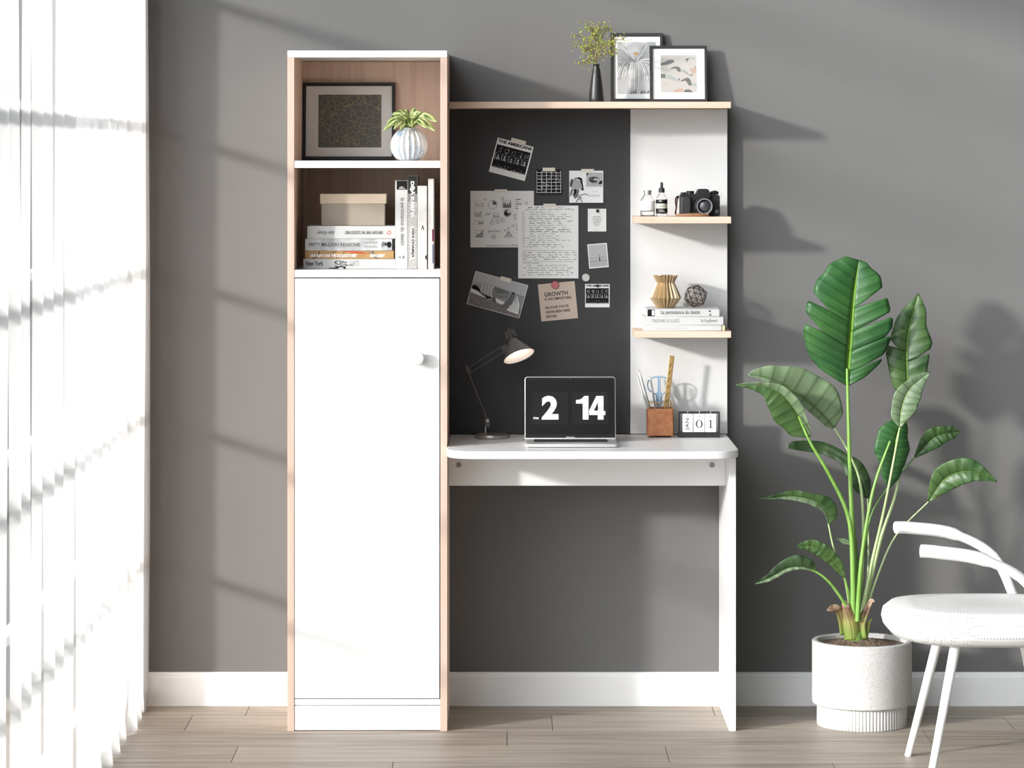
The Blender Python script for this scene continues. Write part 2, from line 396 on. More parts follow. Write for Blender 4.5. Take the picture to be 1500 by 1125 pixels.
# card with standing figure
t = paper('art_card', 'white card with a figure in a grey skirt and a small dark inset photo, taped', 'art card', 858.7, 273.5, 49.7, 46.9, 0, m_wht, (1.9, 18.5, 4.8, .3), curl=.007)
p = PX()
p.g(m_inkg).flat([(-22,12),(-19,10),(-20,1),(-23.5,-1),(-24.5,4)], Y1); p.g(m_ink).flat([(-16,13),(-10,14),(-6,12),(-5,4),(-3.5,-4),(-5,-6),(-8,-4),(-9,5),(-13,10)], Y1)
p.g(m_ink).flat([(-21,8),(-16,13),(-12,12),(-14,-2),(-22,-2)], Y1)
p.g(m_g7).flat([(-18.5,10),(-14,12.5),(-9,10),(-5.5,-2.5),(-13,-4),(-22,-2.5)], Y2)
for i in range(7): p.g(m_inkg).line([(-16+i*1.2, 10-i*.3), (-20+i*2.3, -2.4-abs(i-3)*-.1)], .35, Y3)
p.g(m_g5).flat([(-17,-3),(-10,-4),(-12,-14),(-16,-18),(-20,-13)], Y1); p.g(m_ink).flat([(-18,-3),(-15,-3.5),(-14,-10),(-18,-14)], Y2); p.g(m_inkl).flat([(-22,-3),(-18,-3.5),(-21,-12),(-24.3,-15),(-24,-9)], Y1)
for a in ((-15,-23,-10,-13),(-10,-13,-6,-23),(-12,-20,-7,-15),(-10,-13,-2,-10.5),(-2,-10.5,3,-12.5)): p.g(m_inkg).line([(a[0],a[1]),(a[2],a[3])], 1.1, Y2)
p.g(m_g7).rect(0, 24, 0, 20.5, Y1)
R = random.Random(2)
for i in range(12): p.g(m_g5 if i % 3 else m_inkg).ring(13+R.uniform(-2,2), 10+R.uniform(-2,2), R.uniform(3,8), R.uniform(.4,1.2), Y2, 10, R.uniform(0,3), R.uniform(3,6), rz=R.uniform(2,5))
p.g(m_ink).flat([(.5,20),(4,20),(2,17),(.5,16)], Y2); p.g(m_ink).flat([(18,6),(23,10),(23.5,5),(19,3)], Y2)
p.g(m_inkl).text('COODYS', 3, 20, -14.5, -12, Y1); p.g(m_g7).rect(8, 17, -7.4, -7, Y1)
p.fin(t, 'artwork', curl=.007, h=46.9/s_)
# chart sheet
t = paper('chart_sheet', 'white sheet of drawn graph and chart doodles taped behind the handwritten page', 'paper sheet', 735.5, 321, 92.9, 82.7, 0, m_paper2, (-1.8, 18.5, 4.9, .2))
p = PX(); g = p.g(m_inkg); gl = p.g(m_g5)
def U(x, y): return (x-735.5, 321-y)
def Q(x, y): return U(680+x*.12, 275+y*.12)          # from the enlarged view
def ln(pts, w=.45): g.line([Q(*q) for q in pts], w, Y1)
ln([(135,170),(145,230),(235,230)]); ln([(145,222),(165,195),(185,212),(205,200),(225,182),(230,225)], .5); ln([(235,150),(250,138),(262,155),(272,140)], .6)
c = Q(348,207); g.ring(*c, 6.4, .45, Y1, 26); g.flat([c, (c[0]+5.9,c[1]), (c[0]+4.6,c[1]+4), (c[0],c[1]+6)], Y1)
ln([(468,152),(570,152),(570,245),(468,245),(468,152)]); 
for i in range(8): x = 478+i*12; ln([(x,242),(x+3,[170,185,165,200,180,195,168,178][i]),(x+8,242)], .7)
c = Q(468,130); g.ring(*c, 1.7, .6, Y1, 10)
for i, w in enumerate((65,40,80,60,40)): ln([(625,143+i*27),(625+w,143+i*27)], .8 if i % 2 else 1.1)
ln([(125,275),(130,352),(225,352)])
for i, h in enumerate((60,35,50,40,55,70)): ln([(140+i*13,350),(140+i*13,350-h)], .7)
ln([(250,340),(280,318),(300,330),(318,305)], .6); g.ring(*Q(288,322), 1.4, .4, Y1, 10)
g.ring(*Q(390,345), 4.6, .45, Y1, 20); 
for i in range(6): ln([(360+i*10,330+((i*7) % 15)),(372+i*8,362-((i*5) % 12))], .7)
for c0, c1 in (((350,370),(338,405)),((400,372),(405,395)),((425,345),(460,380))): ln([c0, c1])
for q in ((338,428),(408,415),(470,395)): g.ring(*Q(*q), 2.9, .45, Y1, 16); g.disc(*Q(*q), .9, Y1, 6)
gl.disc(*Q(528,308), 5, Y1, 22); g.ring(*Q(528,308), 5.2, .5, Y2, 22); 
for i in range(10): ln([(495+i*3,290+i*3),(505+i*4,340-i*2)], .8)
p.g(m_paper2).flat([Q(530,270), Q(565,285), Q(568,305), Q(530,305)], Y3)
g.ring(*Q(618,335), 1.8, .5, Y1, 10); g.ring(*Q(620,378), 1.5, .5, Y1, 10); g.ring(*Q(762,190), 1.2, .5, Y1, 8, rz=2.6)
ln([(120,455),(122,408),(155,402)]); ln([(175,408),(228,412),(232,438),(180,446),(175,408)], .7); ln([(182,425),(225,428)], .5); ln([(182,434),(225,436)], .5)
g.ring(*Q(665,490), 3.5, .5, Y1, 14, 1.8, 4.4)
ln([(140,600),(140,520)], .4); ln([(138,602),(240,602)], .6); ln([(145,520),(240,520),(240,600)], .25)
for i, h in enumerate((15,25,38,30,48,62,78)): ln([(150+i*12,600),(150+i*12,600-h)], .9)
ln([(150,585),(180,562),(205,555),(228,525)], .6)
ln([(292,490),(295,570)]); ln([(285,540),(440,537)], .5); ln([(292,545),(328,515),(352,540),(378,505),(400,540),(438,510)], .5)
g.ring(*Q(356,596), 3.6, .5, Y1, 14); ln([(340,590),(356,600),(372,588),(350,615)], .8)
ln([(540,520),(488,606),(594,606),(540,520)]); 
for i, z in enumerate((545,565,586)): wv = (z-520)*.62; ln([(540-wv,z),(540+wv,z)], 1.1)
for i, (x, z) in enumerate(((495,515),(540,488),(598,458))): ln([(x,z+12),(x,z-10)], .7); ln([(x-12,z+12),(x+16,z+12)], .5)
ln([(512,525),(540,500)],.3); ln([(556,490),(580,470),(585,452)], .35); ln([(615,445),(640,448)], .4)
p.g(m_inkg).text('shutterstock.com \u2022 31470414', *[Q(268,0)[0], Q(660,0)[0]], Q(0,716)[1], Q(0,693)[1], Y1)
p.fin(t, 'chart_print')
# handwritten page
t = paper('handwritten_page', 'large white page of dense handwritten notes taped in the middle of the board', 'paper sheet', 803.1, 354.4, 88.2, 106.7, 0, m_paper, (1.9, 18, 5, .4))
for ch in t.children: ch.location.y = -.0014
p = PX(); g = p.g(m_ink); R = random.Random(11)
def scrib(x0, x1, z, hv=1.0, w=.42):
    x = x0
    while x < x1:
        wl = R.uniform(3, 11); xe = min(x+wl, x1); q = [(x, z)]
        while q[-1][0] < xe: q.append((q[-1][0]+R.uniform(.5,1.1), z+R.uniform(-.5,.6)*hv+(R.random() < .12)*R.choice((-1,1))*hv))
        g.line(q, w, Y1-.0014); x = xe+R.uniform(1.5, 5)
        if R.random() < .12: x += R.uniform(3, 8)
z = 51.5-1; scrib(-30, -8, 50.5, w=.7); scrib(12, 24, 51); scrib(-33, 6, 47.6); scrib(8, 40, 48, w=.6)
for i in range(17):
    z = 43.3-i*3.15; scrib(-39+R.uniform(0,1), -35, z+.3, .6)
    if i in (16,): scrib(-33, 22, z)
    elif i in (12,): scrib(-37, 15, z)
    else: scrib(-29+R.uniform(0,2), R.choice((10,18,26,32,38)), z, w=R.choice((.4,.45,.65)))
g.line([(-38,-12.6),(42,-12.8)], .3, Y1-.0014); g.line([(-38,-28.6),(38,-28.9)], .3, Y1-.0014)
for i in range(4): scrib(-38, 41, -15.5-i*3.4, w=.5)
for i in range(6): scrib(-37 if i in (0,2,5) else -31, R.choice((25,36,30)) if i else -10, -31-i*3.4, w=.5); 
p.fin(t, 'handwriting')
# quote card
t = paper('quote_card', 'small white card printed MORE TALENT LESS EGO under a tiny black magnet', 'card', 874.5, 322.4, 27, 33.3, 0, m_paper)
p = PX()
for i, (w_, s1) in enumerate(((11,'MORE'),(15,'TALENT'),(11,'LESS'),(9,'EGO'))): p.g(m_inkg).text(s1, -w_/2, w_/2, 4.6-i*3.4-1.2, 4.6-i*3.4+1.2, Y1)
p.g(m_inkl).rect(-3.2, 3.2, -8.8, -8.3, Y1); p.g(m_inkl).rect(-2.2, 2.2, -14.3, -13.9, Y1); p.fin(t, 'lettering')
# seascape snapshot
t = paper('photo_print', 'pale slightly tilted print of a lone figure on an empty horizon', 'photo print', 876, 374.6, 28.7, 35.6, 4.7, m_wht)
p = PX(); p.g(mat('print_sky', (.50,.50,.50), .8)).rect(-13, 13, -16, 16.4, Y1); p.g(m_g7).rect(-13, 13, -7.7, -2.6, Y2); p.g(mat('print_sand', (.46,.46,.455), .8)).rect(-13, 13, -16, -7.7, Y2)
p.g(m_inkg).line([(-13,-7.8),(13,-7.8)], .4, Y3); p.g(m_inkl).line([(-13,-2.6),(13,-2.6)], .3, Y3)
p.g(m_ink).flat([(1.6,0),(2.3,0),(2.4,-3.5),(3,-7.4),(1,-7.4),(1.4,-3.8)], Y3); p.g(m_ink).disc(1.9, .6, .6, Y3, 8); p.fin(t, 'picture')
# beach print with drapery
t = paper('photo_print', 'tilted grey print of cloths drying on a line above a pebble beach, taped', 'photo print', 728.6, 431.5, 79.9, 50, -15.3, m_wht, (6, 16, 6, 0))
p = PX(); p.g(m_g7).rect(-39.2, 39.2, 8, 24.3, Y1); p.g(mat('print_haze', (.30,.30,.30), .8)).rect(-39.2, 39.2, -11, 8, Y1)
m_peb = noisy('print_pebbles', (.04,.04,.04,1), (.42,.38,.36,1), 420, .8, (1,1,2.2), lo=.42, hi=.6)
p.g(m_peb).flat([(-39.2,-24.3),(39.2,-24.3),(39.2,-11),(10,-12.5),(-12,-9),(-39.2,-8)], Y2)
p.g(m_wht).flat([(-39,-1),(-20,-4),(0,-6),(22,-9),(16,-12.5),(-14,-9.5),(-39,-6)], Y2)
p.g(m_g5).line([(-39.2,9.5),(-27,11),(-8,11),(16,9),(39,5)], .35, Y3)
p.g(m_g7).flat([(-25,11),(-10,11.5),(-8,0),(-6,-8.5),(-14,-9),(-22,-6),(-27,-4)], Y2)
for i in range(7): p.g(m_inkl if i % 2 else mat('print_cloth', (.6,.6,.6), .8)).line([(-23+i*2,10.5),(-24.5+i*2.4,2),(-22.5+i*2.5,-6.5)], .8, Y3)
p.g(m_g5).flat([(-7,10.4),(16,8.6),(15.4,-1.6),(4,-3),(-7,-2.5)], Y2); p.g(m_inkl).flat([(-6,6),(0,1),(5,3),(15,8),(15,-1),(-6,-2)], Y2-.0001)
p.g(m_g5).flat([(20,8),(27,7.4),(24,-6),(18,-16.5),(6,-17),(12,-11),(17,-2)], Y2-.0001); p.g(m_wht).flat([(26,7),(29,5),(35,-6),(37,-20),(19,-18.5),(25,-6)], Y2-.0002)
for i in range(5): p.g(m_inkl).line([(24+i*.7,6),(25+i*1.6,-4),(22+i*3,-17)], .6, Y3-.0003)
p.g(m_ink).flat([(-39,4),(-33,5),(-27,1),(-24,-3),(-39,-1)], Y3); p.g(m_inkg).flat([(-7,-8),(-3,-3),(0,-9),(3,-12),(-5,-11)], Y3); p.g(m_ink).disc(22, 8.2, 2.6, Y3-.0001, 9, 1.2)
p.fin(t, 'picture')
# growth card
t = paper('quote_card', 'tan card printed GROWTH IS UNCOMFORTABLE pinned by a pink magnet', 'card', 817.3, 441.3, 54, 54.5, 5.4, m_kraft)
p = PX(); g = p.g(m_ink)
g.text('GROWTH', -19, 15.5, 8.2, 14.4, Y1, bold=.018); p.g(m_ink).text('IS UNCOMFORTABLE', -19, 20.5, 2.4, 6.2, Y1, bold=.022)
for i, (s1, w_) in enumerate((("BECAUSE YOU'VE", 34), ('NEVER BEEN HERE', 35.5), ('BEFORE.', 16))): p.g(m_ink).text(s1, -19, -19+w_, -9.7-i*6.6, -6-i*6.6, Y1, bold=.022)
p.fin(t, 'lettering')
def magnet(label, px, py, r, m, group=None, y=-.0035):
    q = W(px, py, YP); r /= s_
    b = MB().lathe([(.0001,0),(r,0),(r,.004),(r*.86,.006),(r*.5,.0056),(.0001,.0056)], 0, 0, 0, n=28, M=Mk, cap=False)
    o = b.build('magnet', m, None, smooth=40); o.location = (q.x, YB+.001+y, q.z); tag(o, label, 'magnet')
magnet('pink round magnet holding the tan GROWTH card', 813, 417.3, 5.8, mat('magnet_pink', (.52,.15,.15), .5), y=-.0020)
magnet('white round magnet alone on the dark board beside the handwritten page', 858.3, 406.5, 5.8, mat('magnet_white', (.68,.68,.64), .4), y=0)
magnet('tiny black magnet on the small white quote card', 875.3, 308.8, 2.4, m_black, y=-.0020)
magnet('tiny black magnet on the small square THE AMERICANS print', 875, 418.8, 2.2, m_black, y=-.0020)

# ================================================================ PICTURE FRAMES
def picture(label, x0, x1, zb, h, yb, lean, border, art, matm, thick=.016):
    """x0,x1 world; zb base height; yb = y of the frame's lower back edge; leans back by lean radians. art=(ax0,ax1,az0,az1) local"""
    t = thing('picture_frame', label, 'picture frame', ((x0+x1)/2, yb, zb), (-lean, 0, 0)); w = x1-x0; hw = w/2
    f = MB(); o = [(-hw,0),(hw,0),(hw,h),(-hw,h)]; i = [(-hw+border,border),(hw-border,border),(hw-border,h-border),(-hw+border,h-border)]
    vs = [(x,-thick,z) for x, z in o]+[(x,-thick,z) for x, z in i]+[(x,0,z) for x, z in o]+[(x,0,z) for x, z in i]
    fs = []
    for k in range(4):
        n_ = (k+1) % 4; fs += [(k,n_,4+n_,4+k),(8+k,12+k,12+n_,8+n_),(k,8+k,8+n_,n_),(4+k,4+n_,12+n_,12+k)]
    f.add(vs, fs); f.build('frame', m_frame, t, bevel=.0008)
    box(-hw+border, hw-border, -thick+.005, -.002, border, h-border).build('mat_board', matm, t, smooth=0)
    return t, -thick+.005
YI = -.033
fx0, fx1 = -.5478, X(579, -.06)
t, ya = picture('black framed print of gold leaf lines on charcoal, leaning in the top cubby', fx0, fx1, Z(235.5,YF)+.0005, .2135, -.060, math.radians(6.2), .0092, None, m_mat1)
m_leafart = mat('gold_leaf_print', (.05,.05,.05), .6)
v = coords(m_leafart, 'Object', (1,0,1)); vo = nd(m_leafart, 'ShaderNodeTexVoronoi', feature='DISTANCE_TO_EDGE'); vo.inputs['Scale'].default_value = 60
vc = nd(m_leafart, 'ShaderNodeTexVoronoi'); vc.inputs['Scale'].default_value = 60; lk(m_leafart, v, vo.inputs['Vector']); lk(m_leafart, v, vc.inputs['Vector'])
sp = nd(m_leafart, 'ShaderNodeSeparateColor'); lk(m_leafart, vc.outputs['Color'], sp.inputs[0]); an = mathn(m_leafart, 'MULTIPLY', sp.outputs[0], 6.28)
sx = nd(m_leafart, 'ShaderNodeSeparateXYZ'); lk(m_leafart, v, sx.inputs[0])
ph = mathn(m_leafart, 'ADD', mathn(m_leafart, 'MULTIPLY', sx.outputs[0], mathn(m_leafart, 'COSINE', an)), mathn(m_leafart, 'MULTIPLY', sx.outputs[2], mathn(m_leafart, 'SINE', an)))
st = mathn(m_leafart, 'MULTIPLY_ADD', mathn(m_leafart, 'SINE', mathn(m_leafart, 'MULTIPLY', ph, 2000)), .5, .5)
base = ramp(m_leafart, st, [(.25, (.02,.02,.022,1)), (.75, (.21,.205,.19,1))])
edge = mathn(m_leafart, 'LESS_THAN', vo.outputs['Distance'], .032)
mxc = nd(m_leafart, 'ShaderNodeMix', data_type='RGBA'); lk(m_leafart, edge, mxc.inputs[0]); lk(m_leafart, base, mxc.inputs[6]); mxc.inputs[7].default_value = (.27,.245,.13,1); setcol(m_leafart, mxc.outputs[2])
fs1 = S(-.07); cxf = 735+(fx0+fx1)/2*fs1
box((466-cxf)/fs1, (558.5-cxf)/fs1, ya-.0006, ya, (235-216.7)/fs1, (235-138.7)/fs1).build('print', m_leafart, t, smooth=0)
MB().line([((465-cxf)/fs1,(235-217.7)/fs1),((559.5-cxf)/fs1,(235-217.7)/fs1),((559.5-cxf)/fs1,(235-137.7)/fs1),((465-cxf)/fs1,(235-137.7)/fs1),((465-cxf)/fs1,(235-217.7)/fs1)], .0014, ya-.0003).build('mat_bevel', m_wht, t, smooth=0)
# frames on the top shelf
def sfit(px0, px1, y): return X(px0, y), X(px1, y)
a0, a1 = sfit(894.5, 972, -.04); hh = .193
t2, ya = picture('tall black framed print of a white feathery bloom behind the small frame', a0, a1, ZT1+.0004, hh, -.034, math.radians(9), .0088, None, m_mat2, .012)
fs1 = S(-.04); cx = (894.5+972)/2
class AR(PX): pass
p = PX(); m_art = mat('art_paper_cool', (.44,.44,.44), .8)
p.g(m_art).rect(-28.6, 28, 12.2, 89.5, ya-.0002)
R = random.Random(21); m_l1 = mat('art_line_grey', (.19,.19,.20), .8); m_l2 = mat('art_line_white', (.78,.78,.77), .8); m_l3 = mat('art_line_dark', (.09,.10,.13), .8); m_l4 = mat('art_line_cream', (.55,.52,.38), .8)
ox, oz = -1.5, 60
for i in range(120):                        # drooping plumes
    a = R.uniform(-1.5, 1.5); L = R.uniform(15, 52); q = []
    for k in range(8):
        f_ = k/7; x = ox+math.sin(a)*L*.75*(f_**.55)*.8; z = oz + math.cos(a)*9*math.sin(f_*PI*.55) - L*1.0*f_**2*(1.05-abs(a)*.38)
        q.append((max(-28.3, min(27.7, x)), max(12.5, min(89, z))))
    m_ = R.choice((m_l1, m_l2, m_l2, m_l4, m_l1)); st0 = R.randint(0, 3); p.g(m_).line(q[st0:], R.uniform(.25,.8), ya-.0003-i*1e-6)
for i in range(34):
    a = (R.uniform(.35, 1.35))*R.choice((-1,1)); L = R.uniform(18, 34)
    q = [(ox+math.sin(a)*L*f_*1.0, oz-1+math.cos(a)*L*1.1*f_-6*f_*f_) for f_ in (0,.25,.5,.75,1)]
    q = [(max(-28.3, min(27.7, x)), min(89, z)) for x, z in q]; p.g(R.choice((m_l1, m_l2, m_l1))).line(q, R.uniform(.3,.7), ya-.0005-i*1e-6)
for i in range(16):
    x = R.uniform(-12, 20); p.g(m_l3).line([(x,12.6),(x+R.uniform(.5,2.4),R.uniform(14,19))], R.uniform(.5,1.5), ya-.0006)
for i in range(7): p.g(m_l1).line([(-28,R.uniform(50,60)),(-22,R.uniform(52,58))], .5, ya-.0006)
for i in range(9): p.g(mat('art_ochre', (.50,.25,.03), .7)).disc(ox+R.uniform(-2.2,2.2), 72.5+R.uniform(-2,2), R.uniform(.6,1.3), ya-.0007-i*1e-6, 8)
for i in (-1,1): p.g(m_l1).line([(ox,60),(ox+i*1.5,71)], .5, ya-.0006)
p.fin(t2, 'print', scale=1/fs1)
a0, a1 = sfit(952, 1036.3, -.055); hh = (147.3-65.8)/S(-.055)+.004
t3, ya = picture('square black framed abstract print of grey and blush shapes on the top shelf', a0, a1, ZT1+.0004, hh, -.0495, math.radians(9), .0075, None, m_mat2, .012)
fs1 = S(-.055); p = PX(); ox_, oz_ = (952+1036.3)/2, 149
def A(x, y): return (880+x*.11333-ox_, oz_-(45+y*.11333))
p.g(mat('art_cream', (.42,.395,.37), .8)).flat([A(778,300),A(1243,300),A(1243,792),A(778,792)], ya-.0002)
m_ag = mat('art_grey', (.12,.12,.117), .8); m_am = mat('art_mint', (.31,.335,.32), .8); m_ab = mat('art_blush', (.40,.29,.235), .8); m_ak = mat('art_charcoal', (.04,.035,.035), .8)
def sh(m, pts, d=.0004): p.g(m).flat([A(*q) for q in pts][::-1], ya-d)
sh(m_ag, [(778,408),(830,392),(880,365),(935,360),(955,378),(945,400),(880,425),(778,440)])
sh(m_ag, [(900,490),(915,470),(960,450),(1005,452),(1035,480),(1040,515),(1015,525),(985,500),(975,478),(940,480)])
sh(m_ag, [(778,548),(845,553),(835,575),(842,605),(778,600)]); sh(m_am, [(848,553),(910,560),(1000,625),(1025,658),(940,635),(842,605)])
sh(m_am, [(1045,485),(1100,505),(1150,570),(1180,580),(1130,555),(1050,520)])
sh(m_ag, [(1030,645),(1050,628),(1100,602),(1140,600),(1165,635),(1178,690),(1165,706),(1135,695),(1110,650),(1095,638),(1050,648)])
sh(m_am, [(1180,660),(1243,680),(1243,722),(1180,700)])
sh(m_ab, [(930,790),(945,762),(1000,740),(1060,738),(1075,760),(1070,792)]); sh(m_ag, [(1072,790),(1090,755),(1150,752),(1185,775),(1185,792)])
sh(m_am, [(1085,365),(1130,335),(1190,330),(1240,345),(1200,362),(1150,352),(1120,395),(1105,398),(1115,365)]); sh(m_ag, [(1085,365),(1130,340),(1150,345),(1125,368),(1118,392),(1108,380),(1112,365)], .0005)
sh(m_ak, [(1165,570),(1190,545),(1188,572)]); sh(m_ak, [(1005,630),(1018,602),(1025,612),(1018,632)]); sh(m_ab, [(800,650),(850,672),(895,710),(850,685)]); sh(m_ak, [(1205,450),(1240,462),(1240,468),(1215,462)])
sh(m_ab, [(1150,480),(1243,470),(1243,540),(1190,545)], .0003)
p.fin(t3, 'print', scale=1/fs1)

# ================================================================ BLACK VASE AND SPRIGS
vy = -.12; sv = S(vy); vx = X(873.6, vy)
prof = [(.0001,.0),(.0195,0),(.0208,.002),(.0208,.010),(.0185,.034),(.0148,.062),(.0108,.088),(.0082,.097),(.0082,.1005),(.0092,.1025),(.0092,.104),(.0066,.104),(.006,.098),(.007,.08),(.012,.03),(.0001,.01)]
o = MB().lathe(prof, n=40, cap=False).build('vase', mat('black_ceramic', (.02,.019,.018), .38), None, smooth=40); o.location = (vx, vy, ZT1+.0002)
tag(o, 'slim matt black conical vase on the top wooden shelf', 'vase')
m_bud = noisy('yellow_green_buds', (.42,.46,.04,1), (.20,.27,.03,1), 60, .6, lo=.4, hi=.6); m_twig = mat('twig', (.20,.15,.08), .7)
R = random.Random(5); top = Vector((vx, vy, ZT1+.1))
ends = [(843,50,-.10),(848,94,-.14),(858,72,-.10),(866,40,-.15),(880,30,-.12),(892,38,-.10),(898,60,-.145),(905,76,-.15),(858,30,-.12),(918,54,-.16),(836,62,-.12)]
twl = ['low drooping to the curtain side', 'arching lowest', 'short inner', 'upright tall', 'upright thin', 'tall bent', 'reaching to the tall frame', 'drooping over the frame edge', 'tall back', 'longest reaching over the frame', 'widest spreading']
for i, (ex, ey, ed) in enumerate(ends):
    e = W(ex, ey, ed); t = thing('flower_sprig', 'yellow-green budding sprig in the black vase, ' + twl[i], 'sprig', tuple(top), group='budding sprigs in the black vase')
    mid = top.lerp(e, .5) + Vector((-(e.x-top.x)*.25, 0, .012)); pts = smooth_path([top+Vector((0,0,-.06)), top, mid, e], 5); pts = [q-top for q in pts]
    MB().tube(pts, [.0011]*6+[.0008]*(len(pts)-6), 6).build('stem', m_twig, t)
    bb = MB(); tw = MB()
    for k in range(46):
        f_ = R.uniform(.42, 1)**.8; b0 = pts[min(len(pts)-1, int(5+f_*(len(pts)-6)))]; q = b0 + Vector((R.gauss(0,.011), R.gauss(0,.008), R.gauss(0,.009)))
        tw.tube([b0, q], .00035, 4); sz = R.uniform(.0013, .0026)
        M = Matrix.Rotation(R.uniform(0,6), 4, 'Y') @ Matrix.Rotation(R.uniform(-1,1), 4, 'X')
        bb.lathe([(.0001,-sz*1.5),(sz*.6,-sz*.7),(sz*.75,0),(sz*.5,sz*.8),(.0001,sz*1.6)], q.x, q.y, q.z, n=6, M=M, cap=False)
    tw.build('twig', m_twig, t); bb.build('leaf_buds', m_bud, t, smooth=60)

# ================================================================ RIBBED VASE PLANT IN THE TOP CUBBY
py_ = -.25; sp_ = S(py_); pxx = X(599.3, py_); zb = Z(235.5,YF)+.0005
t = thing('potted_plant', 'variegated leafy plant in a round ribbed blue-white vase in the top cubby', 'plant', (pxx, py_, zb))
r = .0497; prof = [(.0001,.0005),(.022,.0),(.026,.001)]
for k in range(1, 15):
    a = -.95+ (k/15)*(PI/2+.95-.35); prof.append((r*math.cos(a), .0405+r*math.sin(a)*.98))
prof += [(.015,.0885),(.0125,.088),(.014,.08),(.0001,.07)]
m_rib = mat('blue_white_glaze', (.70,.74,.76), .45)
v = coords(m_rib, 'Object'); vo = nd(m_rib, 'ShaderNodeTexVoronoi'); vo.inputs['Scale'].default_value = 26; lk(m_rib, v, vo.inputs['Vector'])
sn = mathn(m_rib, 'MULTIPLY_ADD', mathn(m_rib, 'SINE', mathn(m_rib, 'MULTIPLY', vo.outputs['Distance'], 46)), .5, .5)
b_ = noise(m_rib, v, 26, 2); big = ramp(m_rib, b_, [(.5, (.46,.50,.53,1)), (.64, (.12,.27,.42,1))])
mxc = nd(m_rib, 'ShaderNodeMix', data_type='RGBA'); lk(m_rib, mathn(m_rib, 'MULTIPLY', sn, .8), mxc.inputs[0]); mxc.inputs[6].default_value = (.55,.57,.585,1); lk(m_rib, big, mxc.inputs[7]); setcol(m_rib, mxc.outputs[2])
vsb = MB().lathe(prof, n=200, cap=False, mod=lambda a, z: 1 - .10*abs(math.sin(a*10))**1 * (1 if .002 < z < .086 else 0) + .01); vsb.build('vase', m_rib, t, smooth=25)
m_var = mat('variegated_leaf', (.3,.5,.1), .45)
uvn = nd(m_var, 'ShaderNodeTexCoord'); su = nd(m_var, 'ShaderNodeSeparateXYZ'); lk(m_var, uvn.outputs['UV'], su.inputs[0])
nn = nd(m_var, 'ShaderNodeTexNoise'); nn.inputs['Scale'].default_value = 1; mpv = nd(m_var, 'ShaderNodeMapping'); mpv.inputs['Scale'].default_value = (2.5, 9, 1); lk(m_var, uvn.outputs['UV'], mpv.inputs[0]); lk(m_var, mpv.outputs[0], nn.inputs['Vector'])
setcol(m_var, ramp(m_var, nn.outputs['Fac'], [(.41, (.025,.08,.01,1)), (.48, (.17,.28,.03,1)), (.56, (.58,.62,.32,1))]))

def leafmesh(rib, wl, wr, al=0, ar=0, shear=.3, slL=(), slR=(), N=28, Mn=6, wav=.0012, droop=0, side=None):
    """rib: list of 3D points; wl, wr: [(t, half width m)]; al, ar: fold angle of each half towards the viewer; sl*: slits (t, u0, gap)"""
    rib = smooth_path(rib, 8); L = len(rib)-1
    def at(t): f_ = clamp01(t)*L; i = min(int(f_), L-1); return rib[i].lerp(rib[i+1], f_-i)
    def tan(t): return (at(min(1,t+.03))-at(max(0,t-.03))).normalized()
    def wid(prf, t):
        t = clamp01(t)
        for (a, wa), (b, wb) in zip(prf, prf[1:]):
            if t <= b: q = (t-a)/(b-a+1e-9); q = q*q*(3-2*q)*.5+q*.5; return wa+(wb-wa)*q
        return prf[-1][1]
    b = MB()
    for sgn, prf, ang, sl in ((-1, wl, al, slL), (1, wr, ar, slR)):
        cuts = [0]+[q[0] for q in sl]+[1]
        for ci in range(len(cuts)-1):
            t0, t1 = cuts[ci], cuts[ci+1]; n_ = max(3, round(N*(t1-t0)))
            o = len(b.v)
            for i in range(n_+1):
                for j in range(Mn+1):
                    u = j/Mn; e = i/n_; ta, tb = t0, t1
                    if ci > 0: _, u0, gp = sl[ci-1]; ta += gp*max(0, (u-u0)/(1-u0))
                    if ci < len(cuts)-2: _, u0, gp = sl[ci]; tb -= gp*max(0, (u-u0)/(1-u0))*.3
                    t_ = ta+(tb-ta)*e; w_ = wid(prf, t_); T_ = tan(t_); V = Vector((0,-1,0))
                    if side is not None: V = Vector(side).normalized()
                    Sd = T_.cross(V); 
                    if Sd.length < 1e-5: Sd = Vector((1,0,0))
                    Sd.normalize(); Sd *= -sgn*-1
                    d = Sd*math.cos(ang) + V*math.sin(ang)
                    w_e = w_*(1 - .05*(abs(2*e-1)**6 if (ci > 0 or ci < len(cuts)-2) else 0)*u)
                    P_ = at(t_) + d*(u*w_e) + T_*(shear*u*w_e) + V*(wav*math.sin(t_*42)*u + w_*.10*math.sin(PI*u)) + Vector((0,0,-droop*u*u*w_))
                    b.v.append(tuple(P_)); b.uv[len(b.v)-1] = (t_, .5+sgn*u*.5)
            for i in range(n_):
                for j in range(Mn):
                    q = (o+i*(Mn+1)+j, o+(i+1)*(Mn+1)+j, o+(i+1)*(Mn+1)+j+1, o+i*(Mn+1)+j+1); b.f.append(q if sgn > 0 else q[::-1])
    return b
R = random.Random(9)
lv = [(561,193,-.30,.0085),(567,180,-.27,.007),(574,168,-.25,.008),(584,162,-.24,.006),(594,159,-.22,.006),(609,157,-.22,.006),(617,165,-.26,.0075),(641,179,-.27,.0105),(638,193,-.29,.0095),(625,188,-.33,.0085),(577,190,-.32,.007),(586,191,-.33,.006),(604,186,-.34,.007),(590,170,-.29,.007),(608,172,-.29,.007),(572,186,-.22,.0065),(630,174,-.22,.007)]
org = Vector((pxx, py_, zb))
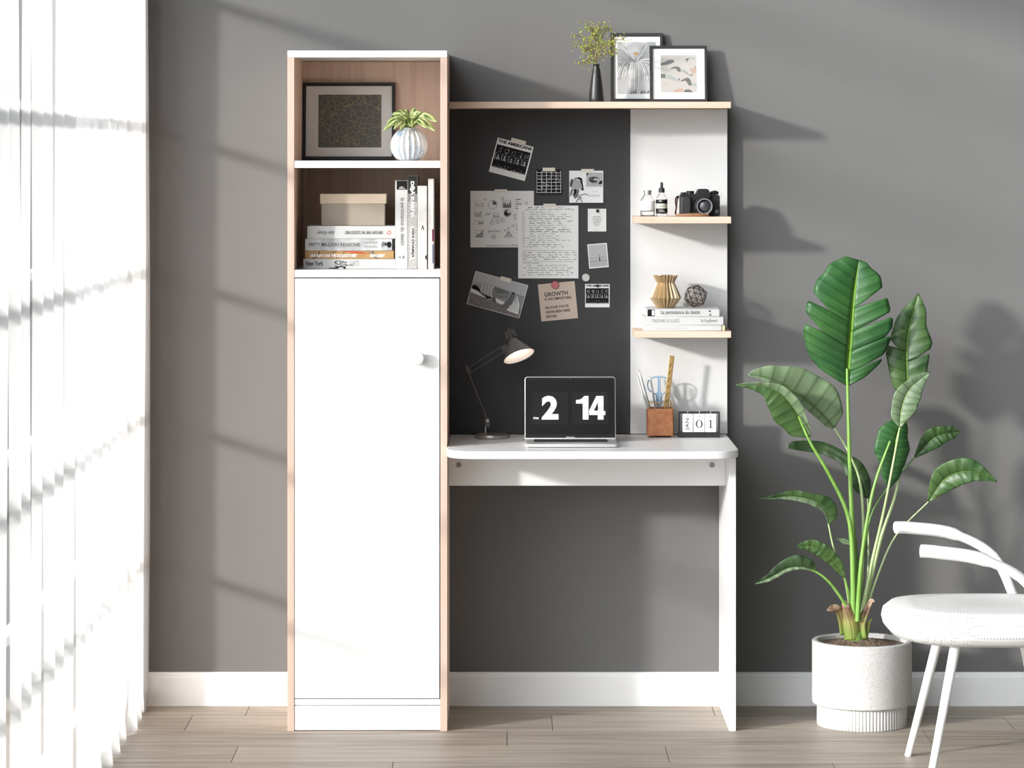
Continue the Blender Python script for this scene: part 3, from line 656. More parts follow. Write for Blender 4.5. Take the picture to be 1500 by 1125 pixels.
for i, (ex, ey, ed, wd) in enumerate(lv):
    e = W(ex, ey, ed)-org; b0 = Vector((0, 0, .084)); mid = b0.lerp(e, .5)+Vector((0, 0, .012+.25*abs(e.x)))
    wd *= 1.15
    prf = [(0,.0012),(.25,wd*.8),(.5,wd),(.75,wd*.75),(1,.0002)]
    leafmesh([b0, mid, e], prf, prf, -.35, -.35, .3, N=12, Mn=3, wav=.0008, side=(0,-.75,.65)).build('leaf', m_var, t, smooth=60, solid=.0005)

# ================================================================ BOOKS
m_bw = mat('book_white', (.54,.54,.53), .45); m_bg = noisy('book_grey_sky', (.36,.36,.36,1), (.55,.55,.55,1), 22, .5, lo=.4, hi=.6, detail=2)
m_page = mat('book_pages', (.66,.62,.54), .8); m_bor = noisy('book_ochre', (.36,.20,.075,1), (.44,.27,.11,1), 18, .5)
m_bd = noisy('book_speckle', (.02,.02,.02,1), (.60,.60,.58,1), 620, .55, lo=.38, hi=.56)
def lying(label, px0, px1, zb, th, yf, cov, depth=.17, yaw=0, thin=.0012, group='books lying in the lower cubby'):
    """book lying down, spine to the viewer; returns (thing, half width, thickness)"""
    w = (px1-px0)/S(yf); x = X((px0+px1)/2, yf)
    t = thing('book', label, 'book', (x, yf, zb), (0,0,yaw), group)
    hw = w/2; c = MB()
    c.box(-hw, hw, 0, depth, 0, thin).box(-hw, hw, 0, depth, th-thin, th).box(-hw, hw, 0, .0015, thin, th-thin)
    c.build('cover', cov, t, bevel=.0005); box(-hw+.002, hw-.002, .0017, depth-.002, thin, th-thin).build('page_block', m_page, t, smooth=0)
    return t, hw, th
yS = -.325; zs_ = Z(395.5, YF); kS = S(yS)
def lp(nm): return PX(1)
Yb = -.0004
t, hw, th = lying('grey and white book marked New York, lowest in the cubby stack', 444.5, 579.5, zs_+.0004, .0262, yS, m_bw)
p = PX(); p.g(mat('book_newyork_grey', (.50,.50,.50), .6)).rect(-67.5, -29.5, .2, 14, Yb); p.g(m_ink).text('New York', -64, -38.5, 4.5, 11.5, Yb*2, bold=.02)
R = random.Random(6)
for i in range(60): x = R.uniform(-23, -5); p.g(R.choice((m_ink, m_g5, m_g7, m_inkg))).rect(x, x+R.uniform(.5,4), (z:=R.uniform(3,11.5)), z+R.uniform(.5,2), -.0009-i*1e-6)
for i in range(40): x = R.uniform(-3, 14); p.g(R.choice((m_g7, m_g7, m_inkl))).rect(x, x+R.uniform(.5,3), (z:=R.uniform(4,11)), z+R.uniform(.3,1.2), -.0009-i*1e-6)
p.g(m_ink).flat([(-30,.3),(-6,.3),(-6,3.4),(-18,4),(-22,1.8),(-30,1.6)], -.0011); p.g(m_wht).rect(-16,-9,.5,1.8,-.0013); p.fin(t, 'cover_print', scale=1/kS)
z_ = zs_+.0004+.0264
t, hw, th = lying('ochre book with white title and red brush strokes, second from bottom in the stack', 447, 577, z_, .0216, yS, m_bor)
p = PX()
p.g(m_ink).line([(-44,11.4),(-44.5,8),(-50,2),(-54,.5)], 1.2, Yb); p.g(m_ink).line([(-19,11.4),(-25,8.5)], .8, Yb); p.g(m_ink).line([(-6,11.4),(-14,3),(-20,.5)], .8, Yb); p.g(m_inkg).line([(26,11.4),(32,6)], .9, Yb); p.g(m_inkg).flat([(32,11.4),(36,11.4),(35,6),(40,2),(46,.4),(38,.6),(34,4)], Yb)
p.g(mat('red_brush', (.50,.05,.02), .6)).flat([(-12,11.4),(4,11.4),(18,10),(28,7),(14,8),(0,9.6),(-5,10.5)], Yb*1.5)
p.g(m_wht).text("ONE FLEW OVER THE CUCKOO'S NEST", -58, 11, 2.6, 7.2, Yb*3, bold=.03); p.g(m_wht).text('KEN KESEY', 30, 52, 2.6, 7, Yb*3, bold=.03); p.fin(t, 'cover_print', scale=1/kS)
z_ += .0218
t, hw, th = lying('cloudy grey book titled FIFTY MILLION REASONS in the cubby stack', 447, 577, z_, .0322, yS, m_bg)
p = PX(); p.g(m_inkg).text('FIFTY MILLION REASONS', -59, 15, 6.3, 11.6, Yb, bold=.02); p.g(m_inkl).text('HEATHER', 20, 41.5, 10, 13.6, Yb); p.g(m_inkl).text('WARDELL', 20, 42, 4.4, 8, Yb)
for i in range(5): p.g(m_inkg).line([(48+i*1.6,4.5+i),(47+i*1.4,9),(49.5+i*1.5,13.6-i*.4)], .9, Yb)
p.g(m_ink).disc(58, 9, 3.4, Yb*2, 14, 4.6); p.g(m_ink).rect(62.3, 64.8, .3, 17.2, Yb); p.g(m_ink).disc(53,9,1.6,Yb*2,8); p.fin(t, 'cover_print', scale=1/kS)
z_ += .0324
t, hw, th = lying('white book with an upside-down title, topmost of the cubby stack', 450, 579, z_, .0338, yS, m_bw)
p = PX(); p.g(m_ink).text("ONE FLEW OVER THE CUCKOO'S NEST", -9.5, 46.5, 6.2, 11.2, Yb, rot=2, bold=.012); p.g(m_inkg).text('Ken Kesey', -50, -25, 5.4, 12.6, Yb, rot=2, shear=.5, bold=.012)
p.g(m_red).ring(55.4, 8.7, 2.5, 1.0, Yb, 16); p.fin(t, 'cover_print', scale=1/kS)
zst = z_+.034
# cardboard box
t = thing('storage_box', 'small beige lidded cardboard box on top of the stacked books', 'box', (X(517.3,-.30), -.30, zst)); kb_ = S(-.30)
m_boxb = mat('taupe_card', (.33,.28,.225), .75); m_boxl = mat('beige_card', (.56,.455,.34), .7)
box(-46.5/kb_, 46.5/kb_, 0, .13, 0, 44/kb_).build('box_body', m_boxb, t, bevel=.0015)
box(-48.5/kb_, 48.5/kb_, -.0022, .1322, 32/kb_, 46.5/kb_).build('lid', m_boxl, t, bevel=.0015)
# standing books
def standing(label, px0, px1, pyt, cov, depth=.18, backcov=None):
    w = (px1-px0)/kS; x = X((px0+px1)/2, yS); h = (394.6-pyt)/kS
    t = thing('book', label, 'book', (x, yS, zs_+.0004), group='books standing in the lower cubby'); c = MB(); hw = w/2; th = .0012
    c.box(-hw, -hw+th, 0, depth, 0, h).box(hw-th, hw, 0, depth, 0, h).box(-hw+th, hw-th, 0, .0015, 0, h); c.build('cover', cov, t, bevel=.0004)
    box(-hw+th, hw-th, .0017, depth-.002, .002, h-.002).build('page_block', m_page, t, smooth=0); return t, h*kS
t, h = standing('thick white standing book titled la persistance du destin, black block on its spine top', 578.9, 597.0, 265.3, m_bw)
p = PX(); p.g(m_ink).rect(-6.9, 8.6, h-13.3, h-.4, Yb); p.g(m_wht).rect(-4, 5.5, h-11.8, h-11.2, Yb*2); p.g(m_wht).rect(-2.4, 3, h-9.8, h-9.1, Yb*2)
p.g(m_inkg).text('la persistance du destin', -2.6, 4.9, h-95, h-25.5, Yb, rot=1, bold=.01); p.g(m_ink).line([(-4,h-113),(-2,h-111.5),(-1,h-114)], .8, Yb); p.g(m_ink).rect(2,3,h-114.5,h-110,Yb); p.g(m_inkg).rect(4,4.8,h-114,h-111,Yb); p.fin(t, 'lettering', scale=1/kS)
t, h = standing('tall standing book with speckled grey spine titled DEJA KARMA', 597.4, 611.2, 258.4, m_bd)
p = PX(); p.g(m_black).rect(-6.7, 6.7, h-26, h-.5, Yb); p.g(mat('book_grey_grad', (.20,.20,.20), .6)).rect(-6.7, 6.7, h-38, h-26, Yb)
p.g(m_wht).text('D\u00c9J\u00c0 KARMA', -4, 3.6, h-62, h-8, Yb*2, bold=.04, rot=1); p.g(m_bw).rect(-3.4, 3.6, h-122, h-74, Yb); p.g(m_ink).text('VISHI DHAMIJA', -2.2, 2.6, h-120, h-76, Yb*2, bold=.03, rot=1); p.fin(t, 'lettering', scale=1/kS)
t, h = standing('white standing book with a small letter A and faint grey shading', 611.6, 625.4, 273, m_bw)
p = PX(); p.g(m_ink).flat([(-1.8,57),(-1,57),(.6,62),(1.6,57),(3,57),(1.2,63.5),(.2,63.5)], Yb); p.g(m_g7).flat([(2,112),(6.5,115),(6.6,108),(4,111)], Yb); p.g(m_g7).flat([(3,85),(6.6,96),(6.6,84)], Yb); p.g(m_ink).flat([(4.2,18),(6.6,21),(6.6,13),(4.6,14.5)], Yb); p.g(m_g7).rect(-6.6, 4, 2, 9, Yb); p.fin(t, 'cover_print', scale=1/kS)
t, h = standing('thin pale standing book beside the side panel, with tiny lettering', 626.2, 636.2, 262.5, m_bw)
p = PX(); p.g(m_ink).rect(-5, -4.2, 0, h, Yb); p.g(m_ink).rect(4, 5, 0, h, Yb); p.g(m_inkl).text('Thoughts Like Scenery   Robert Hammerman', -2.4, -.6, h-100, h-36, Yb, rot=1); p.g(m_inkl).text('Press', -2.4,-.8,8,17,Yb,rot=1)
p.g(mat('plum_print', (.12,.01,.05), .6)).rect(1.6, 4, 40, 58, Yb*1.2); p.g(mat('slate_print', (.10,.12,.18), .6)).rect(1.8, 4, 8, 36, Yb*1.2); p.fin(t, 'cover_print', scale=1/kS)

# books on the lower wall shelf
yW = -.197; kW = S(yW); zw = ZS[1]+.0004
t, hw, th = lying('plain white book lowest under two others on the lower wall shelf', 943, 1057, zw, .0155, yW, m_bw, .15, group='books on the lower wall shelf')
p = PX(); p.g(m_g7).text('Strangers in the garden', -38, 8, 2.6, 5.4, Yb); p.g(m_g7).rect(42, 50, 3.6, 4, Yb); p.fin(t, 'lettering', scale=1/kW)
pm = box(57.6/kW, 62/kW, .002, .06, 0.0, .0148).build('page_marker', mat('pale_yellow_card', (.62,.60,.33), .6), t, bevel=.0006); pm['label'] = 'pale yellow page marker sticking out'
t, hw, th = lying('white book titled THREE PAIRS OF GLASSES between two books on the lower shelf', 942.8, 1059.6, zw+.0157, .0228, yW, m_bw, .155, group='books on the lower wall shelf')
p = PX(); p.g(m_inkl).text('THREE PAIRS OF GLASSES', -46.5, -6, 3.6, 8.8, Yb); p.g(m_inkg).text('by Greg Bernard', 26, 49, 3.2, 9, Yb); p.fin(t, 'lettering', scale=1/kW)
t, hw, th = lying('white book titled La persistance du destin topmost on the lower wall shelf', 947, 1054, zw+.0387, .0206, yW, m_bw, .145, group='books on the lower wall shelf')
p = PX(); p.g(m_ink).rect(-52, -46, .4, 10.6, Yb); p.g(m_inkg).rect(-46, -41.6, .4, 10.6, Yb); p.g(m_wht).rect(-45.4,-42.4,2,9,Yb*2); p.g(m_inkg).text('La persistance du destin', -32.5, 25, 1.8, 9.4, Yb, bold=.015)
p.g(m_ink).rect(38, 40.5, 6.8, 9, Yb); p.g(m_ink).line([(38,3.2),(41,1.4),(40.2,4.6)], .8, Yb); p.fin(t, 'lettering', scale=1/kW)
ztop = zw+.0387+.0208
# pleated gold vase
gy = -.125; kg = S(gy)
prof = [(.0001,.0),(11.3/kg,0)]
gpts = [(11.3,0),(16,7),(20.6,14.6),(17,24),(12,36.2),(12.0,37),(14,41.5),(16.6,47.4),(15.6,47.4),(11,37),(16,22),(18,14),(10,3)]
prof = [(r_/kg, z_/kg) for r_, z_ in gpts]
gv = MB().lathe(prof, n=88, mod=lambda a, z: 1+.13*(2*abs(((a*22/(2*PI)) % 1)-.5)*2-1), cap=True).build('vase', mat('gold_ceramic', (.50,.38,.23), .36, .45), None, smooth=20)
gv.location = (X(974.7,gy), gy, ztop+.0003); tag(gv, 'pleated gold hourglass-shaped vase on the white books', 'vase')
# geometric wire ball
import itertools
phi = (1+5**.5)/2; ico = [Vector(v).normalized() for v in [(0,s1,s2*phi) for s1 in (1,-1) for s2 in (1,-1)]+[(s1,s2*phi,0) for s1 in (1,-1) for s2 in (1,-1)]+[(s2*phi,0,s1) for s1 in (1,-1) for s2 in (1,-1)]]
rr = 16.6/kg; bb = MB(); rod = MB()
Ri = Matrix.Rotation(.3, 3, 'X') @ Matrix.Rotation(.25, 3, 'Y'); ico = [Ri @ v for v in ico]
zmin = min(v.z for v in ico)
eds = [(a, b) for a, b in itertools.combinations(range(12), 2) if (ico[a]-ico[b]).length < 1.06]
mids = {}
for a, b in eds: mids[(a,b)] = ((ico[a]+ico[b])/2).normalized()*.94
for (a, b), m_ in mids.items(): rod.tube([ico[a]*rr, m_*rr, ico[b]*rr], .0009, 6)
for (k1, m1), (k2, m2) in itertools.combinations(mids.items(), 2):
    if (m1-m2).length < .62: rod.tube([m1*rr, m2*rr], .0008, 6)
for v_ in ico: bb.sphere(v_*rr, .0021, 10, 6)
zc = ztop - zmin*rr + .0012
t = thing('wire_ball', 'openwork geometric ball of dark bronze rods on the white books', 'ornament', (X(1019,gy), gy, zc+.0015))
m_brz = mat('dark_bronze', (.10,.065,.045), .4, .7); rod.build('rod_lattice', m_brz, t); bb.build('joint_bead', m_brz, t)

# ================================================================ UPPER WALL SHELF: BOTTLES AND CAMERA
yb_ = -.13; kB = S(yb_); zu = ZS[0]+.0003
m_glass = mat('clear_glass', (1,1,1), .03); m_glass.node_tree.nodes['Principled BSDF'].inputs['Transmission Weight'].default_value = 1; m_glass.node_tree.nodes['Principled BSDF'].inputs['IOR'].default_value = 1.35
m_lab = mat('label_white', (.80,.80,.78), .6)
t = thing('glass_bottle', 'short round clear glass bottle with white label and flat cap on upper wall shelf', 'bottle', (X(948.7,yb_), yb_, zu))
def pr(l): return [(a/kB, b/kB) for a, b in l]
MB().lathe(pr([(.01,0),(9.6,0),(10.5,1),(10.5,22),(9.6,25.5),(7,29),(5.2,30.5),(5.2,32.5),(4.4,32.5),(4.4,30),(6.5,28),(9,24.5),(9.6,21),(9.6,2),(.01,1.6)]), n=40, cap=False).build('glass', m_glass, t, smooth=50)
MB().lathe(pr([(10.7,8.5),(10.75,8.6),(10.75,22),(10.7,22.1)]), n=40, cap=False).build('bottle_label', m_lab, t)
MB().lathe(pr([(.01,31.8),(5.6,31.8),(5.6,36),(6.2,36.2),(6.2,38),(.01,38)]), n=32, cap=False).build('cap', mat('silver_cap', (.55,.55,.54), .3, .7), t)
p = PX(); p.g(m_ink).ring(-2.2, 14.5, 1.6, .5, -10.85/kB, 10, 1, 5); p.g(m_ink).text('x', -.2, 1.4, 13.2, 15, -10.85/kB); p.fin(t, 'lettering', scale=1/kB)
t = thing('dropper_bottle', 'clear dropper bottle with black pipette top and dark banded label', 'bottle', (X(969.2,yb_), yb_, zu))
MB().lathe(pr([(.01,0),(7.6,0),(8.2,1),(8.2,25),(7.4,28),(5.2,31),(3.8,32.5),(3.8,36),(3,36),(3,32),(6.6,27),(7.4,24.5),(7.4,2),(.01,1.6)]), n=36, cap=False).build('glass', m_glass, t, smooth=50)
lb = MB().lathe(pr([(8.4,4.8),(8.45,4.9),(8.45,25),(8.4,25.1)]), n=40, cap=False).build('bottle_label', mat('label_cream', (.62,.60,.52), .6), t)
MB().lathe(pr([(8.55,4.9),(8.55,11.5)]), n=40, cap=False).build('label_band', m_ink, t); MB().lathe(pr([(8.55,18.5),(8.55,24.5)]), n=40, cap=False).build('label_band', m_ink, t)
MB().lathe(pr([(.01,34.5),(4.5,34.5),(4.5,40.5),(3.4,41),(2.2,42),(2.2,48),(1.6,49.5),(.01,50)]), n=24, cap=False).build('dropper_cap', m_black, t, smooth=40)
p = PX(); p.g(m_lab).text('ESSENTIALS', -4.5, 0, 21, 23.4, -8.75/kB); p.g(m_ink).rect(-5,3,14,14.5,-8.75/kB); p.g(m_ink).rect(-5,4,16,16.4,-8.75/kB); p.g(m_lab).rect(-5,4,7,7.5,-8.75/kB); p.g(m_lab).rect(-5,2,9,9.4,-8.75/kB); p.fin(t, 'lettering', scale=1/kB)
# camera
yc = -.125; kc = S(yc); k = 1/kc
cm = thing('camera', 'black mirrorless camera with silver-ringed lens on the upper wall shelf', 'camera', (X(1025,yc), yc, zu))
def K(l): return [(x*k, z*k) for x, z in l]
m_cb = mat('camera_black', (.009,.009,.0095), .55, spec=.35); m_cl = noisy('camera_leatherette', (.012,.012,.012,1), (.02,.02,.02,1), 900, .6, bs=.5, bd=.0004)
MB().prism(K([(-28.5,.2),(28,.2),(29,1.5),(29,29),(26.5,31.5),(15,32.5),(-28,32.5),(-29.5,30),(-29.5,2)]), -.016, .018).build('body', m_cb, cm, bevel=.0025, seg=3)
MB().prism(K([(-29.2,2),(-13,2),(-12.5,24),(-14.5,29),(-29.2,29)]), -.030, -.012).build('grip', m_cl, cm, bevel=.006, seg=4)
MB().prism(K([(-7,31.5),(-4,38.5),(-1,40),(10,40),(12.5,38.5),(16,31),(14,26),(-5,26)]), -.024, .016).build('viewfinder_hump', m_cb, cm, bevel=.002, seg=2)
def dial(x, z0, z1, r_, nm='dial', y=0): MB().lathe([(.0001,z0*k),(r_*k,z0*k),(r_*k,(z1-.5)*k),((r_-.6)*k,z1*k),(.0001,z1*k)], x*k, y, 0, n=28, cap=False, mod=lambda a, z: 1+.025*math.cos(a*14)).build(nm, m_cb, cm, smooth=20)
dial(-14,32,37,5.6); dial(21.5,32,36.5,6); dial(-24,32.4,35,4,'shutter_button'); dial(22,36,37.5,3)
lens = MB().lathe([(.0001,0),(13.2*k,0),(13.4*k,.012),(12.4*k,.013),(12.8*k,.020),(12.8*k,.026),(11.6*k,.030),(10.2*k,.030),(9.4*k,.026),(7.6*k,.022),(.0001,.020)], 5.6*k, -.015, 14.8*k, n=48, M=Mk, cap=False).build('lens', m_cb, cm, smooth=30)
MB().lathe([(12.9*k,.0195),(13.1*k,.021),(12.95*k,.0225)], 5.6*k, -.015, 14.8*k, n=48, M=Mk, cap=False).build('lens_ring', mat('silver_ring', (.65,.65,.65), .25, .9), lens, smooth=30)
MB().lathe([(9.5*k,.0285),(10.3*k,.0303),(11.5*k,.0303),(11.9*k,.0290)], 5.6*k, -.015, 14.8*k, n=48, M=Mk, cap=False).build('lens_ring', mat('silver_ring', (.65,.65,.65), .25, .9), lens, smooth=30)
MB().lathe([(7.5*k,.0225),(5.5*k,.0245),(3*k,.0257),(.0001,.0262)], 5.6*k, -.015, 14.8*k, n=32, M=Mk, cap=False).build('front_glass', mat('lens_glass', (.05,.05,.06), .04, 0, 1.0), lens, smooth=60)
for x, z, r_ in ((25,8,1.9),(26.5,24,1.2),(-10,25,1.1)): MB().ring(x, z, r_, .45, -.0164/k, 16).v and None
b = MB()
for x, z, r_ in ((24.5,7,2.3),): b.ring(x*k, z*k, r_*k, .5*k, -.0163, 18).text('R', (x-.9)*k, (x+.9)*k, (z-1.1)*k, (z+1.1)*k, -.0163)
b.build('body_mark', m_g7, cm, smooth=0)
for x, z in ((26.5,24),(-10,24.5)): MB().lathe([(.0001,0),(1.5*k,0),(1.3*k,.002),(.0001,.002)], x*k, -.016, z*k, n=16, M=Mk, cap=False).build('button', m_gun, cm)
for sx in (-29.5, 29.3): MB().ring(0,0,1,.1,0).v; 
for sx in (-30.3, 30.2):
    pts = [(sx*k+1.6*k*math.cos(a), -.003, 29.5*k+1.6*k*math.sin(a)) for a in [2*PI*i/12 for i in range(13)]]; MB().tube(pts, .0005, 6).build('strap_lug', m_steel, cm)
m_strap = noisy('brown_leather_strap', (.045,.022,.013,1), (.075,.036,.02,1), 90, .55)
st = MB(); sp1 = smooth_path([(-31*k,-.004,29*k),(-34.5*k,-.01,27.5*k),(-36*k,-.014,22*k),(-35*k,-.018,12*k),(-36.5*k,-.022,4*k),(-34*k,-.03,.0038)], 6); st.tube(sp1, .0026, 8, flatk=.45); 
st.tube(smooth_path([(-31*k,-.004,29*k),(-33*k,-.004,24*k),(-34.4*k,-.008,14*k),(-35.5*k,-.012,4*k),(-32*k,-.02,.0035)], 6), .0022, 8, flatk=.45)
st.build('strap', m_strap, cm, smooth=60)
m_st2 = noisy('tan_leather_strap', (.20,.09,.045,1), (.27,.13,.065,1), 90, .5)
loop = [(x, y, z+.0022) for x, y, z in smooth_path([(-37*k,-.046,.0014),(-20*k,-.055,.0016),(0,-.058,.0016),(10*k,-.052,.0016),(11*k,-.046,.0030),(4*k,-.042,.0045),(-12*k,-.041,.004),(-30*k,-.038,.002)], 6)]
MB().tube(loop, .0034, 8, flatk=.35).build('strap', m_st2, cm, smooth=60)

# ================================================================ DESK ITEMS
zd = ZD+.0003
# pencil holder
ly0, ly1 = -.133, -.061; kh = S(ly0); hx0, hx1 = X(948.3,ly0), X(986.7,ly0); hc = (hx0+hx1)/2; hw = (hx1-hx0)/2; hd = (ly1-ly0)/2
t = thing('pen_holder', 'square tan leather pen holder with thin gold wire frame on the desk', 'pen holder', (hc, (ly0+ly1)/2, zd))
m_lea = noisy('tan_leather', (.42,.155,.06,1), (.56,.23,.10,1), 55, .6, bs=.25, bd=.0006, detail=6)
b = MB(); z0, z1 = .005, .0785; o4 = rounded(-hw, hw, -hd, hd, .005, 4); i4 = rounded(-hw+.003, hw-.003, -hd+.003, hd-.003, .003, 4); n = len(o4)
b.add([(x,y,z0) for x, y in o4]+[(x,y,z1) for x, y in o4]+[(x,y,z0+.003) for x, y in i4]+[(x,y,z1) for x, y in i4],
      [tuple(range(n-1,-1,-1)), tuple(range(2*n,3*n))]+[q for i in range(n) for q in ((i,(i+1)%n,(i+1)%n+n,i+n),(i+n,(i+1)%n+n,(i+1)%n+3*n,i+3*n),(i+3*n,(i+1)%n+3*n,(i+1)%n+2*n,i+2*n))])
b.build('leather_wrap', m_lea, t, bevel=.0007); 
wf = MB()
for yy in (-hd+.006, hd-.006):
    wf.tube(smooth_path([(-hw+.004,yy,.0045),(-hw+.004,yy,.088),(-hw+.009,yy,.0935),(hw-.009,yy,.0935),(hw-.004,yy,.088),(hw-.004,yy,.0045)], 5), .0013, 8)
wf.build('wire_frame', m_gold, t, smooth=60)
for sx in (-1, 1):
    for yy in (-hd+.001, hd-.006): MB().tube([(sx*(hw-.004), yy, .0), (sx*(hw-.004), yy, .007)], .0014, 8).build('foot', m_gold, t)
def stick(name, label, cat, p0, p1, r_, m, tip=None, group=None, hexn=6):
    a, b = Vector(p0), Vector(p1); t = thing(name, label, cat, tuple(a), group=group); d = b-a; L = d.length; u = d/L
    e = u*(L-.011) if tip else d
    MB().tube([Vector(), e], r_, hexn).build('shaft', m, t, smooth=20)
    if tip: MB().tube([e, u*(L-.003)], [r_, r_*.35], 10).build('sharpened_wood', tip[0], t); MB().tube([u*(L-.003), d], [r_*.35, .0003], 8).build('lead_point', tip[1], t)
    return t
m_sil = mat('silver_pencil', (.62,.62,.61), .35, .3); m_pw = mat('pencil_wood', (.62,.52,.42), .7)
zf = zd+.010
stick('pencil', 'dark-tipped white pencil leaning in the pen holder beside the laptop', 'pencil', (hc-.012, -.115, zf), W(935.3,541,-.10), .0033, mat('pencil_white', (.70,.70,.69), .4), (m_pw, m_ink), 'pencils in the pen holder')
stick('pencil', 'black pencil standing slightly behind the white one in the pen holder', 'pencil', (hc-.008, -.10, zf), W(937,545,-.085), .0028, m_black, (m_sil, m_ink), 'pencils in the pen holder')
stick('pen', 'slim silver pen leaning outermost in the pen holder', 'pen', (hc-.014, -.122, zf), W(934,551.5,-.115), .0026, m_sil)
stick('pencil', 'short grey sharpened pencil in front of the blue scissors', 'pencil', (hc+.0, -.118, zf), W(951.8,550.5,-.118), .0032, mat('pencil_grey', (.26,.26,.26), .4), (m_bw, m_ink), 'pencils in the pen holder')
# scissors
ysx = -.088; t = thing('scissors', 'pale blue handled scissors standing handles-up in the pen holder', 'scissors', (X(965.3,ysx), ysx, zf)); kk = S(ysx)
m_blu = mat('blue_plastic', (.23,.36,.50), .4); zh = lambda py: Z(py, ysx)-zf
for sx in (-1, 1):
    pts = [(sx*1.3,589),(sx*1.2,554),(sx*3,552.4),(sx*9,553),(sx*15,557.5),(sx*16.8,564),(sx*14.6,571),(sx*8.5,575.5),(sx*4.2,579),(sx*3.4,592)]
    P3 = smooth_path([(x/kk, 0, zh(z)) for x, z in pts], 5); MB().tube(P3, .0019, 8).build('handle', m_blu, t, smooth=60)
    MB().tube([(sx*2.3/kk,0,zh(592)),(sx*2.3/kk,0,zh(575))], .0030, 8, flatk=.7).build('shank', m_blu, t, smooth=60)
    MB().prism([(sx*.2/kk,zh(590)),(sx*3.6/kk,zh(590)),(sx*.6/kk,.004),(sx*.1/kk,.002)], -.001*(sx+1), .001-.001*(sx+1)).build('blade', m_steel, t)
# gold ruler
ygr = -.108; a0_, a1_ = W(975.5,600,ygr), W(984.6,521,ygr); d = a1_-a0_; bot = a0_ - d*((a0_.z-zf)/d.z)
t = thing('ruler', 'tall flat gold ruler with dark graduation notches in the pen holder', 'ruler', tuple(bot), (0, math.atan2(d.x, d.z), 0)); Lr = (a1_-bot).length
box(-.0068, .0068, -.0008, .0008, 0, Lr).build('blade', mat('gold_plate', (.66,.44,.17), .28, .7), t, bevel=.0003)
b = MB()
for i in range(int(Lr/.0042)): b.rect(.0022+(.001 if i % 5 else -.0012), .0064, .004+i*.0042, .0056+i*.0042, -.0010)
for i in range(9): b.flat([(-.003,.02+i*.02),(.001,.03+i*.02),(.0005,.034+i*.02),(-.0045,.024+i*.02)], -.0010)
b.build('graduation_marking', mat('ruler_dark', (.10,.055,.02), .5), t, smooth=0)
# block calendar
yk = -.13; kc2 = S(yk); t = thing('desk_calendar', 'small black flip calendar showing JAN 01 beside the pen holder', 'calendar', (X(1024.3,yk), yk, zd)); q = 1/kc2
hwc = 30.3
fr = MB(); fr.box(-hwc*q, hwc*q, -.001, .045, 0, 6.8*q).box(-hwc*q, (-hwc+2.4)*q, .0, .016, 6.8*q, 37.8*q).box((hwc-2.4)*q, hwc*q, 0, .016, 6.8*q, 37.8*q).box((-hwc+2.4)*q, (hwc-2.4)*q, 0, .016, 35.2*q, 37.8*q)
fr.build('stand', m_black, t, bevel=.0006)
m_card = mat('calendar_card', (.80,.80,.79), .6)
for x0, x1, ring, ch in ((-24.4,-9.6,-16.8,'JAN'),(-8.4,8,0,'0'),(8.8,24.4,16.6,'1')):
    c = box(x0*q, x1*q, -.0005, .006, 8*q, 34.6*q).build('date_card', m_card, t, bevel=.0004)
    pts = [(ring*q, -.0015+.0035*math.cos(a)*1.0+.0035, 35.5*q+3.2*q*math.sin(a)) for a in [2*PI*i/14 for i in range(15)]]; MB().tube(pts, .0005, 6).build('ring', m_alu, c, smooth=60)
    b = MB(); cx_ = (x0+x1)/2; y_ = -.0012; b.disc(ring*q, 31.4*q, .7*q, y_, 10)
    if ch == 'JAN': b.text('JAN', (cx_-3.4)*q, (cx_+3.4)*q, 11*q, 28*q, y_, rot=3)
    elif ch == '0':
        n_ = 28; oo = [(cx_+5.0*math.cos(2*PI*i/n_), 20+5.8*math.sin(2*PI*i/n_)) for i in range(n_)]; ii = [(cx_+3.2*math.cos(2*PI*i/n_), 20+5.1*math.sin(2*PI*i/n_)) for i in range(n_)]
        b.add([(x*q,y_,z*q) for x, z in oo+ii], [(i,(i+1)%n_,(i+1)%n_+n_,i+n_) for i in range(n_)])
    else:
        b.rect((cx_-.8)*q,(cx_+.8)*q,14.4*q,25.8*q,y_); b.rect((cx_-3)*q,(cx_+3)*q,14.2*q,15*q,y_-.0001); b.flat([((cx_-3)*q,23.6*q),((cx_-.8)*q,24.4*q),((cx_+.8)*q,25.8*q),((cx_-.2)*q,25.8*q),((cx_-3)*q,24.3*q)], y_-.0001)
    b.build('lettering', m_ink, c, smooth=0)
# laptop
lyf, lyb = -.432, -.275; kl = S(lyf); lx0, lx1 = X(769.5,lyf), X(904.8,lyf); lc = (lx0+lx1)/2; lh = (lx1-lx0)/2; ld = lyb-lyf
t = thing('laptop', 'open silver laptop showing a 2 14 flip clock on the desk', 'laptop', (lc, lyf, zd))
MB().prismz(rounded(-lh, lh, 0, ld, .008, 5), .0015, .0095).build('base', m_alu, t, bevel=.0015, seg=3)
for x_ in (-lh+.02, lh-.02): 
    for y_ in (.02, ld-.02): MB().lathe([(.0001,0),(.005,0),(.005,.0018),(.0001,.0018)], x_, y_, 0, n=14, cap=False).build('foot', m_black, t)
b = MB(); kw = lh*2*.79; n_ = 14
box(-kw/2-.002, kw/2+.002, .056, ld-.020, .0094, .0098).build('keyboard_well', m_matt, t, smooth=0)
ky = mat('key_black', (.02,.02,.02), .6)
for r_ in range(5):
    for c_ in range(n_): w1 = kw/n_; x_ = -kw/2+c_*w1; yy = .058+r_*.0155; b.box(x_+.001, x_+w1-.001, yy, yy+.0130, .0098, .0108)
b.build('key_grid', ky, t, smooth=0)
box(-.038, .038, .008, .052, .0094, .0097).build('trackpad', mat('trackpad_grey', (.62,.61,.60), .4, .4), t, smooth=0)
